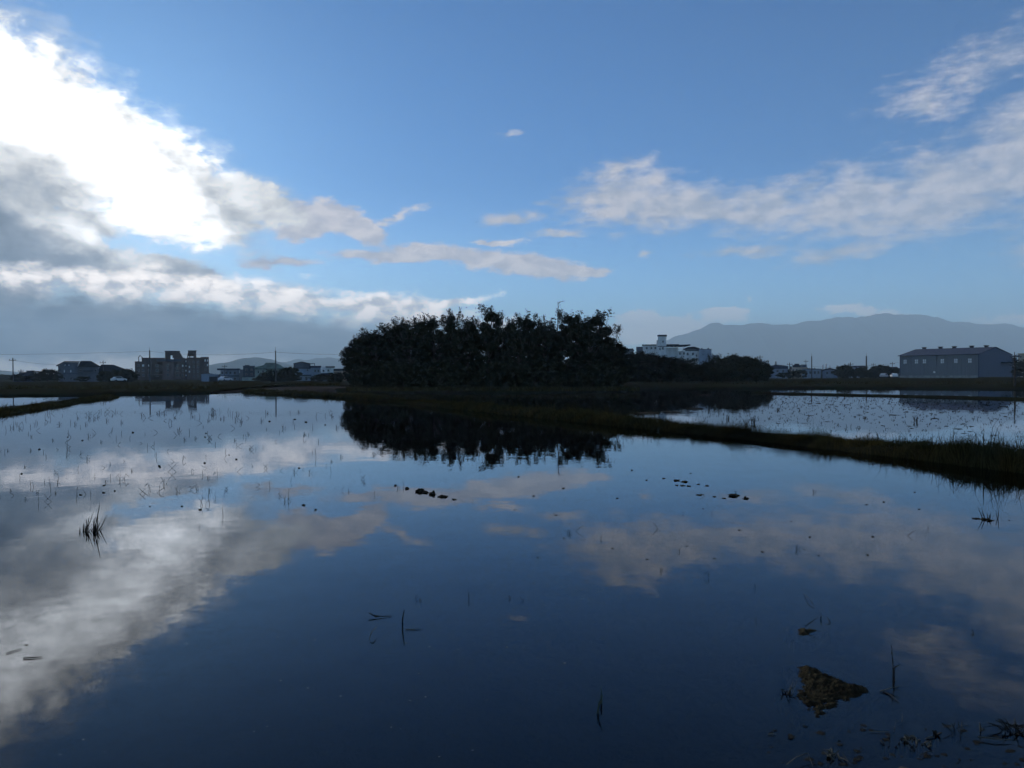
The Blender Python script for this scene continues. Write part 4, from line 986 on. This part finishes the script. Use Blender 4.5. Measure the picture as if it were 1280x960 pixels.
def clod(px, py, w, h, lab, group='mud clods showing above the water', seed=0, d=None, m=None, name='mud_clod'):
    """a lump of mud breaking the surface: w, h in photograph pixels"""
    p = ground(px, py); k = p.y / FPX; rr = Vector((seed * 3.1, seed * 1.7, 0)); v = []; f = []; nu, nv = 14, 6
    rx, rz = w * k * 0.58, h * k * 0.62; ry = d or rx * 0.8
    for j in range(nv + 1):
        ph = j / nv * math.pi * 0.62
        for i in range(nu):
            th = 2 * math.pi * i / nu; c = Vector((math.cos(th) * math.sin(ph), math.sin(th) * math.sin(ph), math.cos(ph)))
            q = 1 + 0.75 * mnoise.fractal(c * 1.7 + rr, 0.9, 2.0, 5)
            v.append((c.x * rx * q, c.y * ry * q, max(c.z, -0.3) * rz * q))
    for j in range(nv):
        for i in range(nu): f.append((j * nu + i, (j + 1) * nu + i, (j + 1) * nu + (i + 1) % nu, j * nu + (i + 1) % nu))
    me = bpy.data.meshes.new(name); me.from_pydata(v, [], f); me.update()
    o = place(name, me, m or M_clod); o.location = p; o.rotation_euler.z = seed
    return tag(o, lab, 'mud', group)

# bold tussock, two-part, in front of the reflected cloud
e = empty('grass_tussock', ground(114, 664), 'bold dark tussock of spiky blades standing in the water', 'grass')
k = ground(114, 664).y / FPX; rr = random.Random(5)
for x0, dx_, h in [(-9, 2, 14), (-13, 0, 9), (-12.4, 1, 6), (-9, 10, 24), (-8, 6, 8), (-7, 6, 7), (-8, 4, 9), (-7, 9, 5), (-9, 1, 10), (2, 0, 15), (3, -1, 17), (4, 2, 18), (4, 7, 33), (5, 11, 19), (5, 8, 11), (6, 10, 8), (4, 3, 19), (8, 7, 5), (3, 1, 12), (4, 9, 13), (-8, -1, 15), (-6, 8, 4), (6, 5, 16), (-10, 6, 17)]:
    b = MB(); p0 = Vector((x0 * k, rr.uniform(-.05, .05), -0.05)); p1 = Vector(((x0 + dx_) * k, p0.y + rr.uniform(-.03, .03), h * k))
    wv = rr.uniform(0.0045, 0.0085); b.tube([p0, p0.lerp(p1, 0.55) + Vector((0.004, 0, 0)), p1], [wv, wv * 0.9, wv * 0.3], 4); b.build('blade', M_stalk, e)
e = empty('grass_tussock', ground(1233, 649), 'small spiky tussock standing in the water before the long levee', 'grass')
k = ground(1233, 649).y / FPX
for x0, dx_, h in [(-2, -7, 15), (0, -4, 13), (2, -2, 9), (4, 1, 9), (-3, -3, 6), (5, 0, 6), (1, -9, 10), (14, 3, 14), (15, -2, 9), (3, 2, 5)]:
    b = MB(); p0 = Vector((x0 * k, 0, -0.05)); p1 = Vector(((x0 + dx_) * k, rr.uniform(-.04, .04), h * k)); b.tube([p0, p0.lerp(p1, 0.5), p1], [0.006, 0.005, 0.002], 4); b.build('blade', M_stalk, e)
clod(1233, 650, 12, 3, 'dark clod at the root of the small spiky tussock', seed=2)
clod(1220, 648.5, 8, 1.6, 'thin sliver of mud beside the small spiky tussock', seed=3, d=0.03)

# clods in a row, each with its look
for px, py, w, h, lab in [(525, 614.5, 10, 4.6, 'largest clod of a broken row of mud lumps'), (532, 616, 7, 2.6, 'flat lump joining two clods in a broken row'), (540.5, 617.8, 8, 5, 'round clod in a broken row of mud lumps'),
                          (553, 621, 10, 3.6, 'long clod ending a broken row of mud lumps'), (568, 624.5, 5, 1.6, 'tiny lump trailing after a broken row of clods'), (509, 611, 4.5, 3, 'small round lump beside an upright peg of stalk'),
                          (494, 607, 3, 2, 'tiny crumb of mud near bent stalks')]:
    clod(px, py, w, h, lab, seed=px)
for px, py, w, h in [(846, 600.6, 8, 2.2), (856, 602.4, 8, 2.0), (846, 606.6, 4, 1.4), (853, 607.2, 6, 1.4), (861, 607.8, 5, 1.4), (873, 605.4, 4, 1.2), (884, 607.4, 5, 1.4), (874, 618.8, 7, 1.6), (905, 623.2, 5, 1.2), (829.6, 598.2, 3, 1.4)]:
    clod(px, py, w, h, 'flat sliver of mud in a scatter of low lumps', 'scattered flat mud slivers', px)
clod(917, 619.6, 15, 4.2, 'broad dark clod with a tail, biggest of the scattered lumps', seed=4); clod(932, 623.4, 7, 2.4, 'small lump at the tail of the broad dark clod', seed=6)
rr = random.Random(9)
for i in range(46):
    px, py = rr.uniform(640, 1270), rr.uniform(574, 700)
    if py < 560 + (px - 640) * 0.105: continue
    clod(px, py, rr.uniform(1.6, 4), rr.uniform(0.7, 1.8), 'tiny crumb of mud dotting the open water', 'tiny mud crumbs on open water', i)
for i in range(26):
    px, py = rr.uniform(5, 420), rr.uniform(520, 640)
    clod(px, py, rr.uniform(1.8, 3.6), rr.uniform(1.0, 2.0), 'tiny crumb of mud among the thin rice stalks', 'tiny mud crumbs among rice stalks', i + 100)

# thin dead rice stalks over the left half of the paddy
rr = random.Random(31)
def stalks(px, py, hpx, kind, lab, grp, r=None):
    p = ground(px, py); k = p.y / FPX; h = hpx * k; e = empty('rice_stalk', p, lab, 'rice stalk', grp); rad = r or min(0.0075, max(0.0025, 0.20 * k))
    side = rr.choice((-1, 1))
    def st(x, hh, ax, ln, bd):
        b = MB(); stalk(b, (x, 0, 0), hh, ax, ln, rad, bd); b.build('stem', M_stalk, e)
    if kind == 0: st(0, h, 0 if side > 0 else math.pi, rr.uniform(0, .2), 0)
    elif kind == 1: st(0, h, 0 if side > 0 else math.pi, rr.uniform(.5, 1.1), rr.uniform(0, .4))
    elif kind == 2:                                                        # a stem broken over
        b = MB(); q = Vector((side * h * .25, 0, h)); b.tube([(0, 0, -.05), q * 0.6, q, q + Vector((side * h * .55, 0, -h * .55))], rad, 4); b.build('stem', M_stalk, e)
    elif kind == 3: st(-h * .1, h, 0, .25, 0); st(h * .12, h * .8, math.pi, .3, .2); st(h * .3, h * .5, 0, .6, 0)
    elif kind == 4:                                                        # two stems crossed on the surface
        for s in (-1, 1):
            b = MB(); b.tube([(-s * h * .6, 0, -.01), (0, 0.01 * s, h * .45), (s * h * .5, 0, h)], rad, 4); b.build('stem', M_stalk, e)
for i in range(270):
    y = 515 + 110 * rr.random() ** 2.0; x = rr.uniform(-8, 330) if rr.random() < 0.8 else rr.uniform(330, 470)
    if y < 519 - (x) * 0.14 + 6: y += 14
    kd = rr.choices((0, 1, 2, 3, 4), (7, 4, 2, 4, 0.4))[0]
    stalks(x, y, rr.uniform(2.2, 6.0) * (1 + (y - 515) / 260), kd, ('straight dead rice stalk standing in the still water', 'leaning dead rice stalk bent over the still water', 'broken rice stalk folded down to the water', 'small cluster of dead rice stalks in the water', 'crossed pair of dead rice stalks on the water')[kd],
           ('straight rice stalks', 'leaning rice stalks', 'broken rice stalks', 'clustered rice stalks', 'crossed rice stalks')[kd] + ' across the paddy')
for px, py, h, kd in [(48, 630, 10, 0), (60, 627, 9, 4), (150, 601, 9, 3), (155, 600, 8, 2), (215, 590, 10, 4), (252, 632, 13, 3), (262, 630, 11, 0), (279, 645, 12, 0), (249, 660, 5, 0), (187, 612, 8, 2), (199, 613, 7, 0), (205, 606, 8, 3), (360.5, 626, 17, 0), (356, 627, 9, 3), (364, 627, 5, 1), (414, 591, 9, 0), (395, 572, 12, 0), (387, 592, 7, 3), (505, 608, 9, 0), (497, 611, 5, 3), (591, 627, 4, 0), (720, 664, 9, 1), (712, 668, 5, 3), (709, 666, 4, 2),
                      (751, 674, 5, 0), (822, 661, 9, 1), (850, 690, 4, 2), (890, 643, 4, 0), (854, 643, 3, 0), (881, 620, 6, 1), (944, 735, 6, 0), (945, 777, 5, 0), (996, 687, 8, 3), (1017, 616, 6, 3), (1135, 670, 8, 1), (1160, 661, 5, 0), (887, 722, 8, 2), (826, 713, 5, 3), (586, 750, 9, 0), (519, 748, 5, 2), (525, 751, 4, 3), (638, 748, 4, 2), (655, 751, 5, 1), (1115, 812, 6, 0), (1217, 791, 4, 2)]:
    stalks(px, py, h, kd, ('lone straight rice stalk away from the thick of the stalks', 'lone leaning rice stalk away from the thick of the stalks', 'lone broken rice stalk away from the thick of the stalks', 'lone little cluster of rice stalks in open water', 'lone crossed pair of rice stalks in open water')[kd],
           ('lone straight', 'lone leaning', 'lone broken', 'lone clustered', 'lone crossed')[kd] + ' rice stalks')

def stick(name, pts_px, r, lab, cat='twig', m=None, group=None, z=None):
    """a twig through photograph points, each lifted a little above the water"""
    z = z or [0.006] * len(pts_px)
    P = [ground(a, b_, q) for (a, b_), q in zip(pts_px, z)]
    o = MB().tube([p - P[0] for p in P], [r] * (len(P) - 1) + [r * 0.5], 5).build(name, m or M_stalk); o.location = P[0]
    return tag(o, lab, cat, group)
stick('floating_straw', [(8, 816.5), (18, 813), (27, 810.5)], 0.0032, 'floating straw slanting on the reflected cloud', 'straw', m=M_stalk)
stick('floating_straw', [(29, 822.5), (40, 822), (53, 820.8)], 0.0045, 'thicker floating straw lying level on the reflected cloud', 'straw', m=M_stalk)
clod(33, 806.5, 4, 1, 'tiny crumb beside the slanting floating straw', seed=8)
stick('twig', [(503.5, 781), (503, 775), (505.5, 762)], 0.0056, 'upright peg of dead stalk in open dark water', z=[-0.05, 0.04, 0.14])
stick('twig', [(461, 766), (469, 770.5), (490, 770)], 0.0043, 'bent twig lying beside the upright peg', z=[0.03, 0.012, 0.004])
stick('twig', [(462, 800), (463, 793), (467, 787), (471, 784)], 0.0031, 'pale curved stem under the bent twig', m=M_straw, z=[0.004, 0.03, 0.05, 0.04])
stick('twig', [(507, 787), (516, 786.5), (526, 786)], 0.0031, 'thin straw lying at the foot of the upright peg', m=M_straw)
clod(470, 770.4, 4, 2, 'small knot of mud on the bent twig', seed=12)
for s, (px, py) in enumerate([(747, 892), (751, 880)]): tuft(px, py, 3, 0.12, 'green_shoot', ('slim green shoot with its tip in the dark water', 'shorter green shoot beside the slim one')[s], 'plant', None, 0.012, 0.0025, M_green, s, 0.25, 0.3)
clod(706, 829, 3, 1.2, 'pale fleck of foam on the dark water', seed=3, m=M_straw)
rr = random.Random(77)
for i in range(34): clod(rr.uniform(60, 640), rr.uniform(790, 950), rr.uniform(1.4, 3.0), 0.5, 'pale speck floating on the dark water', 'pale specks floating on dark water', i, m=M_straw, name='floating_speck')

# ------------------------------------------------------------------ the mud mound at the near right
def mound(name, outline, crest, hmax, lab, n=44, seed=0.0, m=None):
    P = [ground(a, b_) for a, b_ in outline]; c = sum(P, Vector()) / len(P); Q = [(p - c) for p in P]
    xs = [q.x for q in Q]; ys = [q.y for q in Q]; v = []; f = []; idx = {}
    def sd(x, y):
        ins = False; best = 9
        for i in range(len(Q)):
            a, b_ = Q[i], Q[(i + 1) % len(Q)]
            if (a.y > y) != (b_.y > y) and x < (b_.x - a.x) * (y - a.y) / (b_.y - a.y) + a.x: ins = not ins
            t = max(0, min(1, ((x - a.x) * (b_.x - a.x) + (y - a.y) * (b_.y - a.y)) / ((b_.x - a.x) ** 2 + (b_.y - a.y) ** 2 + 1e-9)))
            best = min(best, math.hypot(x - a.x - t * (b_.x - a.x), y - a.y - t * (b_.y - a.y)))
        return best if ins else -best
    K = [ground(a, b_) - c for a, b_ in crest]
    for j in range(n + 1):
        for i in range(n + 1):
            x = min(xs) - .05 + (max(xs) - min(xs) + .1) * i / n; y = min(ys) - .05 + (max(ys) - min(ys) + .1) * j / n
            s = sd(x, y) + 0.022 * fb(x, y, seed, 14) + 0.010 * fb(x, y, seed + 1, 45); z = -0.07
            if s > -0.06:
                near = max(math.exp(-((x - q.x) ** 2 + (y - q.y) ** 2) / 0.012) for q in K)
                e_ = max(0.0, min(1.0, (s + 0.02) / 0.10)); z = -0.016 + e_ * (0.018 + hmax * (0.2 + 0.8 * near)) + 0.014 * fb(x, y, seed + 3, 22, 6) * e_ + 0.006 * fb(x, y, seed + 5, 80, 3)
            v.append((x, y, z))
    for j in range(n):
        for i in range(n):
            q = (j * (n + 1) + i, j * (n + 1) + i + 1, (j + 1) * (n + 1) + i + 1, (j + 1) * (n + 1) + i)
            if max(v[t][2] for t in q) > -0.068: f.append(q)
    me = bpy.data.meshes.new(name); me.from_pydata(v, [], f); me.update()
    o = place(name, me, m or M_mound, smooth=True); o.location = c
    return tag(o, lab, 'mud mound')
M_mound = mat('mossy_mud', (0.042, 0.036, 0.020), (0.017, 0.014, 0.009), 16, 0.95, 0.03, bump=0.02, bscale=60)
mound('mud_mound', [(980, 870), (994, 856), (994, 834), (1004, 830), (1022, 835), (1044, 845), (1066, 855), (1098, 859), (1084, 868), (1068, 878), (1050, 888), (1034, 898), (1018, 905), (1008, 893), (996, 880)],
      [(1000, 840), (1012, 842), (1030, 850), (1050, 858), (1068, 862)], 0.024, 'large mossy triangular mound of mud rising from shallow water', 130)
mound('mud_mound', [(992, 792), (994, 783), (1001, 781), (1007, 785), (1024, 786), (1027, 790), (1018, 794), (1006, 798), (998, 800)], [(998, 786), (1004, 788)], 0.018, 'small ragged lump of mud with a twig beyond the large mound', 40, 4.0)
stick('twig', [(1006, 783), (1012, 779), (1022, 772)], 0.0037, 'slanting twig leaning from the small ragged mud lump', z=[0.02, 0.045, 0.08])
stick('twig', [(1005, 742), (1011, 748), (1015, 753), (1018, 760)], 0.0022, 'thin drooping stem beyond the small mud lump', z=[0.01, 0.03, 0.02, 0.004])
stick('twig', [(1026, 776), (1026.4, 770), (1026, 764)], 0.0043, 'short dark peg at the end of the slanting twig', z=[-0.02, 0.03, 0.06])
stick('twig', [(1038, 779), (1036, 774), (1033, 771)], 0.0031, 'forked scrap of stem beside the short dark peg', z=[0.0, 0.02, 0.03])
stick('twig', [(1117, 864), (1117, 845), (1116, 828), (1114.6, 810)], 0.0028, 'tall thin seed stalk standing right of the large mound', z=[-0.02, 0.05, 0.11, 0.18])
tuft(1118, 846, 6, 0.035, 'leaf_tuft', 'small whorl of leaves on the tall seed stalk', 'plant', None, 0.012, 0.0016, M_stalk, 5, 1.4, 0.9).location.z = 0.055
stick('twig', [(1104, 863), (1112, 868), (1124, 877)], 0.0037, 'dark stem floating by the foot of the seed stalk'); stick('twig', [(1100, 864), (1114, 860), (1125, 858)], 0.0031, 'pale straw crossing the foot of the seed stalk', m=M_straw, z=[0.006, 0.02, 0.035])
for a, b_, c_ in [((986, 868), (989, 858), (993, 846)), ((990, 869), (993, 860), (996, 850))]: stick('straw', [a, b_, c_], 0.0017, 'pale straw leaning on the left side of the large mound', 'straw', M_straw, 'straws leaning on the large mound', [0.0, 0.03, 0.05])
tuft(983, 868, 8, 0.05, 'root_tuft', 'ragged tuft of roots at the left tip of the large mound', 'plant', None, 0.03, 0.004, M_stalk, 8, 1.0, 0.6)
# litter in the shallows at the near right corner
tuft(1266, 914, 20, 0.08, 'straw_clump', 'dark heap of wet straw drooping towards the shallows', 'straw', None, 0.06, 0.0035, M_stalk, 14, 1.3, 0.9)
tuft(1200, 914, 7, 0.07, 'straw_clump', 'thin tangle of dark stems left of the wet straw heap', 'straw', None, 0.06, 0.0025, M_stalk, 15, 0.7, 0.6)
tuft(1147, 926, 18, 0.025, 'straw_clump', 'low mat of rotting straw in the shallow mud', 'straw', None, 0.07, 0.005, M_straw, 16, 1.6, 1.0); tuft(1122, 930, 12, 0.02, 'straw_clump', 'sparse scraps of straw at the end of the rotting mat', 'straw', None, 0.08, 0.004, M_stalk, 17, 1.6, 1.0)
tuft(1040, 946, 14, 0.035, 'straw_clump', 'small pale scrap of straw on the near mud', 'straw', None, 0.04, 0.004, M_straw, 18, 1.5, 0.8); tuft(1171, 918, 7, 0.03, 'straw_clump', 'tiny dark star of stems in the shallows', 'straw', None, 0.02, 0.004, M_stalk, 19, 1.2, 0.4)
stick('straw', [(1222, 921), (1244, 923.5), (1266, 925)], 0.0037, 'long pale straw lying below the wet straw heap', 'straw', M_straw, z=[0.012, 0.016, 0.012]); stick('straw', [(1225.5, 916), (1225.4, 909), (1224.6, 903)], 0.0037, 'short upright pale stub beside the wet straw heap', 'straw', M_straw, z=[-0.01, 0.03, 0.06])
stick('straw', [(983, 956), (996, 946), (1010, 941), (1016, 958)], 0.0028, 'bent pale straw on the near mud', 'straw', M_straw, z=[0.012, 0.03, 0.03, 0.01]); stick('straw', [(1117, 917), (1118.5, 909), (1120, 902)], 0.0022, 'pale upright stem before the low straw mat', 'straw', M_straw, z=[-0.01, 0.035, 0.06])
stick('straw', [(1126, 904), (1128, 899), (1127.6, 891)], 0.0022, 'second pale stem leaning beyond the upright one', 'straw', M_straw, z=[-0.01, 0.02, 0.05]); stick('straw', [(1088, 914), (1098, 914.6), (1112, 914.4)], 0.0022, 'faint straw lying flat in the shallows', 'straw', M_straw)
stick('straw', [(960, 918), (965, 917), (970, 918)], 0.0031, 'pale chip of straw floating in the dark shallows', 'straw', M_straw)
stick('straw', [(1052, 940), (1058, 948), (1064, 957)], 0.0025, 'dark limp stem on the near mud', 'straw', M_stalk, z=[0.012] * 3); stick('straw', [(1150, 944), (1160, 939.5), (1168, 938.6)], 0.0031, 'curved dark stem below the rotting mat', 'straw', M_stalk, z=[0.012] * 3)
rr = random.Random(5)
for i in range(60):
    px = rr.uniform(960, 1279); py = rr.uniform(905, 958)
    clod(px, py, rr.uniform(3, 9), rr.uniform(0.5, 1.6), 'small lump of wet mud in the shallow corner', 'mud lumps in the shallow corner', i + 300)

# ------------------------------------------------------------------ stubble rows in the right-hand paddy: far too many and small to tell apart
def stubble():
    r = np.random.default_rng(8); pts = []
    d0 = Vector(dyke_w[0]); d1 = Vector(dyke_w[4]); ax = (d1 - d0).normalized(); nr = Vector((ax.y, -ax.x))
    if nr.y > 0: nr = -nr
    lv0, lv1 = Vector(levee_c[1]), Vector(levee_c[6])
    ld = (lv1 - lv0).normalized(); ln_ = Vector((-ld.y, ld.x)); ln_ = ln_ if ln_.y > 0 else -ln_
    for row in range(1, 90):
        q = 0.9 * row * 0.75
        for i in range(150):
            p = d0 + ax * ((i - 55) * 0.55 + r.normal() * 0.16) + nr * (q + r.normal() * 0.07)
            if (p - lv0).dot(ln_) < 1.3 or p.y < 12: continue
            if fb(p.x, p.y, 1, 0.25) * 0.5 + r.random() > 0.74: continue
            if p.x / p.y > 0.72 or p.x < -14: continue
            pts.append((p.x, p.y))
    P = np.array(pts); rep = r.integers(2, 6, len(P)); P = np.repeat(P, rep, 0) + r.normal(size=(rep.sum(), 2)) * 0.045
    n = len(P); h = r.uniform(0.02, 0.10, n) * (1 + 1.0 * (r.random(n) < 0.06)); D = np.hypot(P[:, 0], P[:, 1])
    o = blades('stubble', np.c_[P, np.full(n, -0.02)], h, 0.012 * (D / 20).clip(1, 3), h * r.uniform(0.2, 1.6, n), 'rows of short rice stubble in the far paddy', 9)
    o.data.materials.clear(); o.data.materials.append(M_stalk)
stubble()
rr = random.Random(15)
for i in range(70):
    px, py = rr.uniform(820, 1278), rr.uniform(501, 545)
    if py > 519 + (px - 840) * 0.085: continue
    clod(px, py, rr.uniform(3, 10), rr.uniform(0.35, 0.9), 'low strip of mud among the rice stubble', 'mud strips among the rice stubble', i + 500, d=0.06)
for px, py, w in [(812, 516.5, 26), (838, 515.5, 20), (796, 517.2, 12), (868, 511, 14), (880, 494, 14)]: clod(px, py, w, 2, 'long flat mud bar breaking the water before the grove', 'mud bars before the grove', px, d=0.5)
for px, py, h in [(941, 529, 13), (932, 531, 8), (1145, 527, 9), (910, 524, 7), (972, 513, 5)]: tuft(px, py, 7, h * ground(px, py).y / FPX, 'weed', 'upright weed standing out of the stubble', 'weed', 'weeds standing out of the stubble', 0.08, 0.012, M_stalk, int(px), 0.4, 0.3)
# dead sapling stuck on the bank at the end of the dyke
p = ground(1276, 485.6); e = empty('dead_sapling', (p.x, p.y + 1.2, 0.3), 'bare dead sapling with stub twigs past the end of the warehouse', 'tree')
hh = 4.3; MB().tube([(0, 0, -0.4), (0.05, 0, hh * .5), (-0.04, 0, hh)], [0.14, 0.10, 0.03], 6).build('trunk', M_bark, e)
for t, sd_, L in [(.35, -1, .6), (.45, 1, .7), (.55, -1, .8), (.62, -1, .5), (.7, 1, .7), (.8, -1, .6), (.88, 1, .4)]: MB().tube([(0, 0, hh * t), (sd_ * L, 0.1, hh * t + L * 0.5)], [0.05, 0.015], 4).build('twig', M_bark, e)

# ------------------------------------------------------------------ birds far off
M_bird = mat('dark_plumage', (0.02, 0.02, 0.022), None, 5, 0.8)
for px, py, D, lab in [(595, 278, 190, 'tiny dark bird flying high over the grove'), (583, 384.5, 175, 'tiny dark bird flying low over the grove tops')]:
    b = empty('bird', atd(px, py, D), lab, 'bird'); MB().tube([(-.16, 0, 0), (-.05, 0, .02), (.1, 0, .02), (.2, 0, .03)], [.012, .055, .05, .012], 6).build('body', M_bird, b)
    for s in (-1, 1): MB().quad((-.06, 0, .02), (.06, 0, .02), (.02, s * .2, .13), (-.06, s * .2, .13)).quad((.02, s * .2, .13), (-.06, s * .2, .13), (-.1, s * .36, .08), (-.07, s * .36, .08)).build('wing', M_bird, b)
# ------------------------------------------------------------------ the air
hz = MB().box(-9000, 9000, -300, 13000, -2.0, 860)
hm = bpy.data.materials.new('haze'); hm.use_nodes = True
ht = hm.node_tree; ht.nodes.clear()
pv = ht.nodes.new('ShaderNodeVolumePrincipled'); ho = ht.nodes.new('ShaderNodeOutputMaterial')
pv.inputs['Color'].default_value = (0.66, 0.86, 1.0, 1)
pv.inputs['Density'].default_value = 1.7e-4
pv.inputs['Anisotropy'].default_value = -0.02
ht.links.new(pv.outputs[0], ho.inputs['Volume'])
tag(hz.build('haze', hm), 'pale blue haze over the whole valley', kind='stuff')
